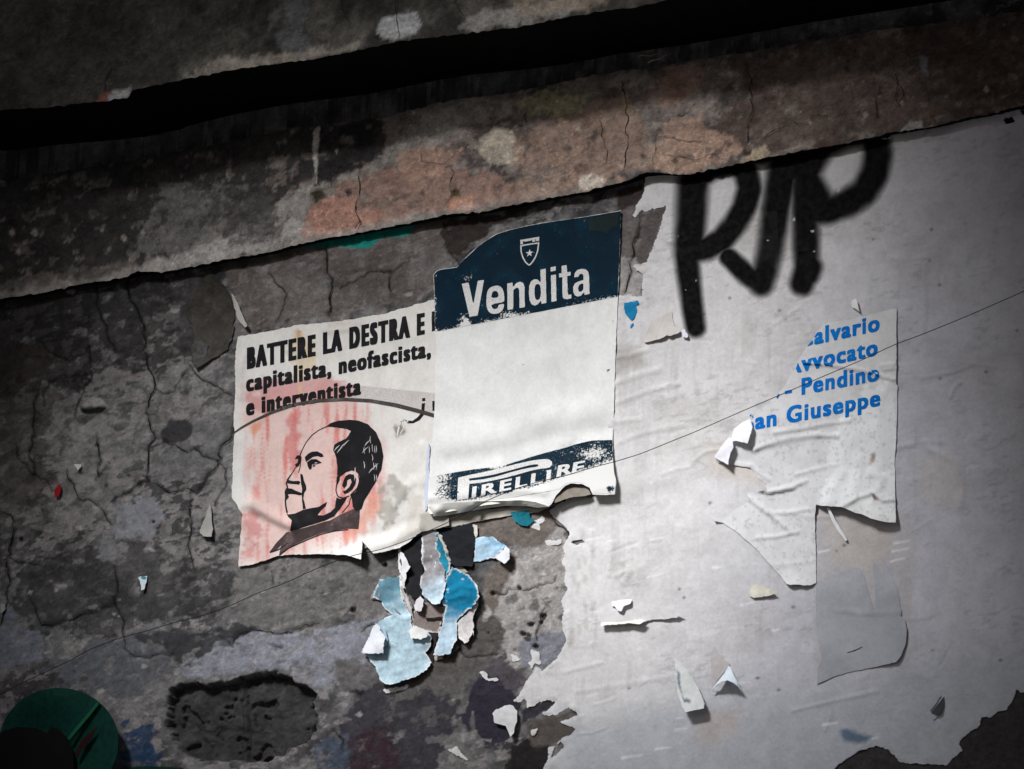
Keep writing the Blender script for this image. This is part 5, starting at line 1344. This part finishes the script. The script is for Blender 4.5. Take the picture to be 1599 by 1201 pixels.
piece(z4([(200, 485), (260, 472), (322, 470), (330, 520), (345, 600), (372, 650), (395, 700), (402, 780, .004), (385, 800, .006), (420, 790, .006), (500, 800, .010), (517, 840, .012), (506, 890, .012), (480, 930, .010), (500, 960, .008), (520, 985, .008), (490, 1030, .012), (440, 1062, .016), (380, 1085, .018),
          (330, 1106, .020), (245, 1120, .022), (200, 1085, .016), (175, 1010, .010), (130, 950, .006), (95, 920, .012), (150, 830, .006), (195, 740, .004), (240, 715), (280, 695), (262, 680), (240, 660), (215, 612), (190, 605), (165, 590), (180, 540)]),
      washed((88, 126, 142), (172, 196, 208), (0.35, 1), 1010 + 120, 1050 + 170, 1, (1.6, 1)), .007, 1, creases=[(z4([(250, 640), (300, 700), (380, 720)]), 5, .005), (z4([(240, 850), (330, 900), (480, 870)]), 6, .004)], label='large pale blue strip', lift=[z4([(300, 900, .002)])[0]])
piece(z4([(95, 922, .014), (120, 880, .01), (150, 810, .008), (178, 742, .008), (205, 772, .016), (215, 800, .020), (238, 830, .026), (228, 880, .028), (226, 930, .026), (170, 934, .024), (110, 930, .018)]), grey((214, 216, 222), 1, .3), .012, 2, 'folded_flap', M_back)
piece(z4([(385, 800, .010), (396, 775, .010), (420, 768, .014), (460, 778, .02), (492, 792, .024), (490, 828, .026), (450, 848, .026), (400, 846, .020)]), grey((218, 218, 216), 2, .3), .014, 3, 'folded_flap', M_back)
piece(z4([(330, 292), (390, 250), (450, 205), (470, 260), (466, 330), (462, 400), (468, 440), (466, 500, .004), (470, 560, .006), (440, 602, .012), (410, 600, .012), (378, 570, .010), (352, 510, .006), (360, 450), (390, 415), (372, 360), (345, 320)]), grey((26, 26, 30), 3), .009, 4, mat=M_black_paper, label='black strip, left')
piece(z4([(545, 180), (640, 165), (768, 146), (782, 200), (780, 300), (770, 340), (768, 408, .004), (720, 408, .008), (672, 400, .010), (640, 395), (600, 330), (565, 240)]), grey((25, 27, 32), 4), .009, 5, mat=M_black_paper, label='black strip, right')
piece(z4([(540, 192), (575, 215), (600, 280), (632, 372), (632, 428, .004), (600, 470), (560, 520), (535, 420), (540, 300)]), washed((22, 92, 112), (38, 140, 168), (0, 1), 830, 900, 5), .0105, 6)
piece(z4([(636, 424, .010), (642, 404, .010), (690, 432, .008), (735, 452, .010), (770, 495, .014), (797, 520, .020), (808, 586, .026), (770, 640, .022), (700, 700, .014), (668, 742, .010), (672, 800, .012), (668, 850, .014), (650, 880, .014), (632, 934, .016), (580, 944, .012), (530, 946, .010), (548, 880, .006), (565, 810, .006), (590, 720, .006), (606, 650, .006),
          (585, 632, .008), (592, 560, .008), (602, 480, .006)]), washed((12, 112, 148), (178, 200, 216), (0.15, 1), 1020 + 30, 1020 + 92, 6, (2.2, .7)), .013, 7, creases=[(z4([(620, 560), (700, 520), (780, 540)]), 4, .005), (z4([(610, 600), (700, 580), (790, 590)]), 4, .004)], label='bright blue strip')
piece(z4([(805, 602, .016), (775, 690, .010), (768, 760, .010), (775, 828, .012), (762, 800), (742, 856, .008), (712, 866, .010), (680, 840, .008), (672, 780, .008), (680, 738, .010), (720, 700, .012), (765, 650, .014)]), grey((214, 208, 208), 7, .3), .010, 8, 'torn_edge', wav=.003)
piece(z4([(455, 198), (500, 184), (540, 180), (556, 215), (562, 300), (580, 380), (600, 420, .004), (602, 500, .012), (592, 580, .018), (572, 630, .022), (545, 642, .024), (520, 626, .020), (490, 605, .016), (462, 570, .012), (450, 515, .010), (452, 460, .006), (474, 430), (464, 380), (462, 300)]), washed((134, 130, 132), (186, 206, 220), (.25, 1), 1010 + 40, 1050 + 40, 8, (1, 1)), .0135, 9,
      creases=[(z4([(470, 250), (540, 245)]), 3, .003), (z4([(470, 360), (520, 355)]), 3, .003), (z4([(470, 300), (500, 420)]), 5, .003)], label='grey and pale blue strip with a rounded end')
piece(z4([(558, 215), (572, 222), (600, 280), (622, 335), (636, 366), (632, 392), (618, 372), (590, 300)]), grey((176, 170, 160), 9), .016, 10, 'rolled_sliver', M_back)
piece(z4([(328, 318, .006), (345, 325, .006), (362, 352, .012), (392, 410, .022), (366, 440, .018), (356, 500, .012), (362, 545, .008), (345, 540, .006), (336, 440, .006)]), grey((212, 212, 214), 10, .3), .012, 11, 'folded_flap', M_back)
piece(z4([(318, 300), (330, 296), (336, 420), (346, 520), (372, 590), (402, 640), (404, 690), (380, 690), (356, 620), (330, 540), (320, 420)]), grey((150, 142, 138), 11), .010, 12, 'torn_edge')
piece(z4([(410, 640, .004), (430, 605, .008), (456, 588, .010), (474, 606, .014), (470, 645, .016), (456, 676, .014), (425, 680, .010)]), grey((206, 204, 208), 12, .5), .012, 13, 'crumpled_scrap', M_back, wav=.005)
piece(z4([(400, 690), (470, 625), (520, 628), (560, 645), (606, 650), (590, 720), (560, 810), (520, 800), (470, 790), (402, 770)]), grey((128, 116, 112), 13, .3), .0062, 14, 'paper_layer')
piece(z4([(484, 718, .002), (582, 708, .002), (582, 720, .004), (486, 730, .004)]), grey((30, 26, 26), 14), .010, 15, 'dark_slit', M_black_paper, jag=.4, res=2)
piece(z4([(515, 806), (562, 808), (545, 880), (522, 982), (474, 930), (505, 890), (520, 840)]), grey((46, 40, 44), 15), .0068, 16, 'dark_triangle', M_black_paper)  # near-black triangular sheet among the strips
for k, (q, c_) in enumerate([([(245, 690), (300, 660), (330, 690), (300, 720), (262, 715)], (120, 132, 138)), ([(560, 900), (600, 930), (590, 965), (548, 975), (530, 950)], (178, 172, 166)), ([(600, 930), (645, 900), (660, 870), (690, 885), (660, 930), (620, 965)], (96, 90, 92)),
                             ([(660, 400), (700, 405), (740, 440), (700, 445), (668, 425)], (150, 150, 140)), ([(770, 150), (792, 160), (796, 215), (782, 240), (775, 200)], (196, 192, 184)), ([(205, 770), (240, 790), (250, 850), (236, 900), (226, 850)], (160, 184, 196)),
                             ([(350, 560), (380, 600), (400, 660), (408, 720), (395, 700), (372, 640)], (182, 178, 176)), ([(165, 560), (200, 540), (205, 590), (180, 605), (150, 600)], (140, 134, 130))]):
    piece(z4([p + (.003 * (j % 3),) for j, p in enumerate(q)]), grey(c_, 30 + k, .5), .0115 if k in (5, 6) else .0066, 60 + k, 'torn_shred', M_back, jag=1.6)
sB = piece(z4([(782, 235), (800, 232), (840, 224), (885, 226), (905, 245), (940, 262), (966, 276, .008), (930, 330, .006), (905, 352, .004), (870, 358), (840, 368), (775, 376)]), washed((70, 132, 170), (168, 196, 216), (-1, .3), -560, -490, 17, (2, .6)), .008, 17)
piece(z4([(966, 276, .010), (985, 298, .016), (990, 335, .020), (984, 362, .020), (958, 384, .018), (930, 368, .012), (904, 354, .008), (935, 318, .010)]), grey((212, 214, 220), 18, .3), .012, 18, 'folded_flap', M_back)
# creased strip of grey paper running under the lower edge of the sale poster
gs = Sheet([(668, 806), (700, 803), (745, 797), (800, 791), (850, 790), (868, 788), (840, 800), (790, 806), (756, 812), (720, 820), (690, 826), (640, 840), (560, 858), (566, 850), (630, 832), (668, 820)], .0075, seed=30, wav=.002, wsize=20, creases=[([(670, 814), (760, 800), (850, 792)], 3, .004)])
T6 = thing('paper_edge_strip', (740, 808), 'narrow creased grey paper strip just under the curled foot of the sale poster', 'paper strip')
gs.build('paper_sheet', M_back, T6, grey((170, 165, 156), 20, .5), jag=.8, res=2.6)

# ================= single scraps
def scrap(name, pts, rgb, label, cat='paper scrap', off=.008, seed=0, wav=.002, jag=1.1, n=.2, mat=None, group=None, res=2.4, extra=(), colf=None, lift=None, on=None):
    p = np.array([q[:2] for q in pts]).mean(0)
    t = thing(name, p, label, cat, group)
    if on is None and p[0] > 1000 and p[1] > 440: on = white_h
    if on is not None: off = .0016
    sh = Sheet(pts, off, seed=40 + seed, wav=wav, wsize=18, lift=lift, on=on)
    sh.build('paper_sheet', mat or M_back, t, colf or grey(rgb, seed, n), jag=jag, res=res)
    for nm, pp, c, o2 in extra:
        Sheet(pp, o2 if on is None else .003, seed=70 + seed, wav=wav, wsize=14, on=on).build(nm, mat or M_back, t, grey(c, seed + 3, n), jag=jag, res=res)
    return t, sh
G = 'small torn paper scraps on the wall'
z4b = lambda pts: [(700 + p[0] / 2.995, 800 + p[1] / 2.995) + tuple(p[2:]) for p in pts]
scrap('slit_paper_scrap', z4b([(708, 455, .004), (735, 436, .002), (764, 420), (800, 412), (858, 406), (900, 420), (935, 428, .004), (978, 430, .008), (1040, 450, .010), (1102, 480, .014), (1060, 492, .012), (1008, 500, .008), (960, 503), (924, 508, .006), (892, 524, .014), (850, 518, .014), (780, 524, .014), (716, 528, .012), (710, 490, .008)]), (206, 204, 204),
      'long horizontal torn flap of white paper right of the blue strips', on=white_h, seed=1, group=G,
      extra=[('folded_flap', z4b([(764, 418, .004), (800, 412, .004), (857, 407, .006), (850, 428, .016), (822, 440, .018), (808, 462, .020), (792, 460, .018), (782, 440, .014), (768, 438, .008)]), (236, 236, 238), .012),
             ('lower_rim', z4b([(716, 515, .014), (780, 512, .016), (850, 508, .016), (905, 500, .016), (924, 508, .018), (892, 526, .022), (850, 519, .020), (780, 526, .020), (714, 530, .016)]), (236, 234, 228), .009)])
def pcol(x, y):
    c = np.ones((len(x), 3)) * lin((206, 208, 208)) * (.88 + .24 * fbm(x, y, 10, 4, 431)[:, None])
    c, a = paint(c, x, y, z4b([(1070, 740), (1082, 760), (1095, 850), (1120, 885), (1105, 890), (1075, 800)]), (60, 92, 110), k=1, soft=1.5, warp=3, op=.8, seed=432)
    c, a = paint(c, x, y, z4b([(1112, 862), (1136, 880), (1132, 890), (1108, 884)]), (80, 80, 92), k=1, soft=1, warp=2, op=.8, seed=433)
    return c
scrap('pointed_paper_curl', z4b([(1060, 680, 0), (1085, 700, 0), (1110, 735, .002), (1140, 775, .006), (1170, 825, .012), (1185, 860, .02), (1200, 895, .028), (1195, 915, .034), (1150, 925, .036), (1110, 936, .034), (1092, 905, .026), (1078, 860, .016), (1066, 800, .008), (1060, 740, .003)]), None,
      'pointed printed paper curl, left one of two curls low on the white plaster', off=.009, seed=2, colf=pcol, group=G)
z5b = lambda pts: [(1080 + p[0] / 3.08, 900 + p[1] / 3.08) + tuple(p[2:]) for p in pts]
scrap('arched_paper_curl', z5b([(88, 556, .008), (105, 530, .012), (130, 500, .016), (155, 468, .012), (178, 430, .006), (190, 446, .008), (208, 485, .014), (232, 532, .020), (246, 560, .018), (222, 530, .030), (200, 512, .036), (172, 500, .038), (148, 504, .036), (120, 522, .028), (100, 542, .018)]), (216, 226, 236),
      'white arched paper curl, right one of two curls low on the white plaster', off=.009, seed=3, n=.1, jag=.3, group=G,
      extra=[('pasted_layer', z5b([(98, 540), (95, 470), (90, 400), (110, 335), (130, 372), (160, 405), (182, 420), (178, 432), (150, 470), (120, 505)]), (186, 180, 180), .0062)])
scrap('brown_tinged_scrap', z7([(368, 705, .002), (366, 680, .002), (378, 650, .004), (400, 638, .004), (430, 645, .006), (470, 664, .010), (508, 687, .014), (470, 700, .010), (430, 708, .008), (392, 714, .006)]), (206, 202, 190),
      'small cream paper scrap below the lowest tip of the blue-lettered poster', seed=4, n=.6, wav=.004, group=G)
z6 = lambda pts: [(940 + p[0] / 3.533, 260 + p[1] / 3.533) + tuple(p[2:]) for p in pts]
scrap('torn_plaster_paper', z6([(228, 968, .002), (250, 915, 0), (270, 850, 0), (320, 832, 0), (385, 798, 0), (392, 850), (402, 885, .004), (432, 900, .010), (425, 920, .012), (400, 926, .012), (375, 936, .012), (355, 930, .010), (320, 950, .010), (280, 962, .008), (245, 970, .006)]), (196, 190, 186),
      'greyish torn flap with ragged lower edge left of the sprayed P foot', seed=5, n=.15, group=G, on=white_h)
scrap('sprayed_edge_scrap', z6([(440, 905), (452, 895), (470, 920, .006), (476, 940, .010), (462, 948, .010), (444, 944, .008)]), (210, 210, 222), 'tiny white flake touching the foot of the sprayed P', seed=6, n=.1, group=G)
scrap('blue_paper_scrap', [(974.5, 473), (985, 471), (996, 469), (998, 473), (994, 478), (994, 488), (991, 497), (987, 500, .003), (981, 496), (976, 490), (974, 481)], (22, 122, 170), 'bright blue paper scrap at the right edge of the sale poster', seed=7, n=.3, mat=M_wash, group=G, off=.006)
scrap('blue_paper_scrap', [(985, 507), (989, 504), (990, 508), (986, 513), (984, 512)], (24, 120, 180), 'tiny blue dot of paper below the bright blue scrap beside the sale poster', seed=8, n=.3, mat=M_wash, group=G, off=.006, jag=.3)
scrap('teal_paper_scrap', [(797, 800), (815, 797), (826, 798), (828, 808), (835, 812), (824, 822, .004), (812, 820), (802, 812)], (26, 112, 128), 'teal paper scrap half hidden under the torn lower edge of the sale poster', seed=9, n=.4, mat=M_wash, group=G)
scrap('white_paper_scrap', z5([(905, 95, .002), (915, 68, .004), (930, 60, .006), (942, 80, .010), (948, 110, .012), (958, 135, .008), (935, 118, .010), (915, 108, .006)]), (226, 226, 226), 'small curled white scrap standing above the blue lettering', seed=10, n=.1, group=G)
scrap('white_paper_scrap', [(216, 901), (230, 899), (229, 910, .003), (225, 921, .006), (221, 921, .006), (218, 910, .002)], (196, 204, 210), 'little white and cyan scrap alone on dark plaster low at the left', seed=11, n=.2, group=G,
      extra=[('cyan_corner', [(221, 901), (228, 900), (227, 907), (222, 906)], (40, 140, 170), .0095)])
scrap('white_paper_scrap', [(115, 725), (127, 724), (126, 731, .003), (122, 734, .004), (119, 730)], (196, 200, 196), 'tiny white triangle of paper on the dark plaster just above the red scrap', seed=12, n=.1, group=G)
scrap('red_paper_scrap', [(90, 757), (94, 755), (95, 765), (92, 775, .003), (86, 776, .003), (85, 766)], (150, 26, 34), 'dark red scrap on the dark plaster at the left', seed=13, n=.2, mat=M_wash, group=G)
scrap('grey_paper_wedge', [(328, 786), (330, 800), (332, 825, .006), (331, 838, .012), (318, 838, .010), (311, 832, .006), (318, 812, .002)], (150, 148, 144), 'grey wedge of paper hanging on dark plaster left of the portrait poster', seed=14, n=.3, group=G)
scrap('grey_paper_sliver', [(362, 458), (366, 462), (376, 485, .004), (386, 508, .012), (382, 512, .012), (372, 498, .006), (364, 476)], (170, 166, 160), 'pale twisted sliver above the top left corner of the portrait poster', seed=15, n=.3, group=G)
scrap('white_plaster_flake', z4b([(205, 940), (225, 922, .004), (265, 905, .006), (300, 902, .008), (322, 930, .010), (320, 980, .014), (306, 1030, .018), (290, 1048, .018), (276, 1020, .012), (270, 1000, .008), (245, 992, .006), (215, 985, .004), (212, 955)]), (206, 206, 208),
      'crumpled white flake surrounded by black stains under the dark plaster', 'plaster flake', seed=16, n=.3, wav=.006)
scrap('white_paper_scrap', [(0, 944), (8, 943), (9, 952, .003), (2, 958, .005), (0, 955)], (150, 148, 146), 'small pale scrap at the extreme left edge', seed=17, n=.3, group=G)
scrap('dark_paper_flap', z5b([(1150, 655), (1175, 625), (1218, 575), (1212, 620, .006), (1200, 655, .012), (1180, 668, .010)]), (70, 68, 70), 'small dark pointed flap low on the right of the white plaster', seed=18, n=.2, group=G, off=.007)
scrap('portrait_side_sliver', [(668, 690), (671, 700), (669, 735, .006), (671, 765, .010), (668, 790, .010), (664, 800, .008), (663, 770, .004), (664, 730)], (190, 196, 214), 'narrow bluish paper sliver between the portrait poster and the sale poster', seed=19, n=.2, group=G, off=.0115)

# grey translucent rag of old paper left of the portrait poster
RG = [(326, 428), (334, 430), (342, 440), (352, 446), (362, 462), (366, 490), (364, 520), (356, 545), (345, 552), (334, 560, .002), (322, 566, .004), (308, 575, .008), (298, 566, .006), (298, 548, .003), (304, 528), (300, 508), (291, 500), (290, 488), (298, 474), (304, 456), (314, 440)]
scrap('grey_paper_rag', RG, None, 'soft dark grey rag of old paper hanging under the moulding left of the portrait poster', 'old paper', off=.0055, seed=20, wav=.003, jag=2.2, res=3, mat=M_plaster,
      colf=lambda x, y: (np.ones((len(x), 3)) * lin((70, 66, 62)) * (.45 + 1.0 * fbm(x, y, 24, 5, 460)[:, None])) * (1 - .45 * (1 - sstep(430, 500, y))[:, None]),
      extra=[('lower_fold', [(302, 548, .001), (312, 530, 0), (324, 540, .002), (322, 560, .004), (308, 574, .006), (300, 566, .004)], (84, 82, 82), .0075)])

# ---- dark green disc at the lower left corner
T7 = thing('green_disc', (90, 1150), 'dark green rounded sheet curling round a black hollow at the bottom left corner', 'disc', y=-.06)
Mg, nt, b = nodes('green_enamel')
geo = N(nt, 'ShaderNodeNewGeometry')
n_ = noise_n(nt, geo.outputs['Position'], 60, 6, .65)
nt.links.new(mix(nt, ramp(nt, n_, .35, .65), (0.0012, 0.020, 0.015), (0.002, 0.034, 0.025)), b.inputs['Base Color'])
b.inputs['Roughness'].default_value = .7; b.inputs['Specular IOR Level'].default_value = .08
gd = []
for k in range(60):
    a = math.pi * (1.12 - 1.34 * k / 59)
    gd.append((92 + 93 * math.cos(a), 1160 - 86 * math.sin(a), .045))
gd += [(185, 1215, .045), (160, 1300, .045), (20, 1300, .045), (-10, 1230, .045)]
disc = Sheet(gd, .03, seed=90, wav=.001, lift=[(60, 1140, .012), (110, 1150, .030), (90, 1085, .05)], creases=[([(152, 1098), (130, 1125), (106, 1152)], 5, .012)])
disc.build('outer_disc', Mg, T7, None, jag=.3, res=4, thick=.003)
rimg = Sheet([(152, 1096, .05), (155, 1099, .05), (140, 1118, .05), (108, 1156, .05), (105, 1152, .05), (130, 1122, .05)], .038, seed=91, wav=0)
rimg.build('fold_highlight', surface('bright_green', (0.004, .075, .035), .6, .1, .1, bump=0), T7, None, jag=.1, res=2, thick=.002)  # lighter green puts the fold's edge highlight into the colour
hollow = Sheet([(-8, 1150, .05), (8, 1140, .05), (30, 1135, .05), (58, 1137, .05), (73, 1145, .05), (80, 1135, .05), (92, 1138, .05), (104, 1152, .05), (114, 1175, .05), (116, 1210, .05), (112, 1300, .05), (-20, 1300, .05), (-20, 1200, .05)], .040, seed=92, wav=0)
hollow.build('black_hollow', surface('black_rubber', (0.004, .003, .003), .9, .1, .1, bump=0), T7, None, jag=.4, res=5, thick=.002)
slit = Sheet([(152, 1135, .05), (140, 1155, .05), (118, 1184, .05), (117, 1178, .05), (128, 1155, .05)], .039, seed=93, wav=0)
slit.build('dark_slit', surface('dark_red', (0.02, .004, .004), .9, .1, .1, bump=0), T7, None, jag=.2, res=2, thick=.002)
g2 = Sheet([(180, 1201, .0), (230, 1196, 0), (285, 1199, 0), (300, 1215, 0), (200, 1230, 0)], .008, seed=94)
T8 = thing('green_paper_edge', (240, 1200), 'thin teal paper edge along the bottom of the wall right of the green disc', 'paper scrap')
g2.build('paper_sheet', Mg, T8, None, jag=.5, res=4)

# ---- the thin cable slung across the wall
CABLE = [(-260, 1200), (-120, 1135), (0, 1085), (32, 1067), (78, 1046), (107, 1033), (140, 1014), (185, 997), (234, 984), (276, 971), (319, 961), (360, 946), (400, 927), (445, 911), (475, 896), (508, 882), (550, 867), (595, 858), (640, 842), (690, 820),
         (730, 800), (757, 783), (785, 771), (810, 761), (845, 751), (875, 745), (925, 730), (960, 721), (1000, 709), (1040, 693), (1080, 677), (1146, 648), (1212, 620), (1272, 594), (1319, 574), (1355, 558), (1396, 538), (1440, 522), (1520, 490), (1599, 455), (1720, 400), (1900, 330)]
cp = np.array(CABLE, float)
cz = np.interp(cp[:, 0], [-300, 300, 500, 640, 740, 960, 1040, 1200, 1900], [.06, .06, .07, .09, .11, .11, .11, .115, .12])
q = P(cp[:, 0], cp[:, 1], -cz)
t = np.linspace(0, len(cp) - 1, 400)
pt = np.stack([np.interp(t, np.arange(len(cp)), q[:, k]) for k in range(3)], -1)
kk = np.ones(7) / 7
for k in range(3): pt[3:-3, k] = np.convolve(pt[:, k], kk, 'valid')
pt[:, 2] += (fbm(t * 10, t * 0, 30, 3, 440) - .5) * .004
rad = .0013; ns = 6
V = []; F = []
for i, p in enumerate(pt):
    for j in range(ns):
        a = j / ns * 6.2832
        V.append(p + np.array([0.4 * math.cos(a) * -0.0, math.cos(a), math.sin(a)]) * rad)
for i in range(len(pt) - 1):
    for j in range(ns):
        F.append((i * ns + j, i * ns + (j + 1) % ns, (i + 1) * ns + (j + 1) % ns, (i + 1) * ns + j))
cb = mesh_obj('cable', np.array(V), F, surface('cable_rubber', (0.012, .012, .015), .7, .1, .1, bump=0))
tag(cb, 'thin dark cable sagging diagonally across the wall in front of the posters', 'cable')

# twigs caught on top of the moulding
def stick(name, a, b, y, r, rgb, label):
    A, B = P(a[0], a[1], y), P(b[0], b[1], y + .01)
    d = B - A; L = np.linalg.norm(d); d /= L; s1_ = np.cross(d, [0, 1, 0]); s1_ /= np.linalg.norm(s1_); s2_ = np.cross(d, s1_)
    V = []; F = []
    for i in range(6):
        c = A + d * L * i / 5 + s1_ * .003 * math.sin(i * 1.7)
        rr = r * (1 - .12 * i)
        for j in range(5): V.append(c + (s1_ * math.cos(j * 1.2566) + s2_ * math.sin(j * 1.2566)) * rr)
    for i in range(5):
        for j in range(5): F.append((i * 5 + j, i * 5 + (j + 1) % 5, (i + 1) * 5 + (j + 1) % 5, (i + 1) * 5 + j))
    o = mesh_obj(name, np.array(V), F, surface('dry_wood', tuple(lin(rgb)), .9, .1, .1, bump=0))
    tag(o, label, 'twig', 'dry twigs on the moulding')
stick('twig', (996, 88), (1030, 85), -.04, .0024, (176, 160, 140), 'upper of two dry twigs lying on the moulding')
stick('twig', (1012, 98), (1042, 86), -.05, .0030, (196, 184, 160), 'lower, slanting one of two dry twigs on the moulding')
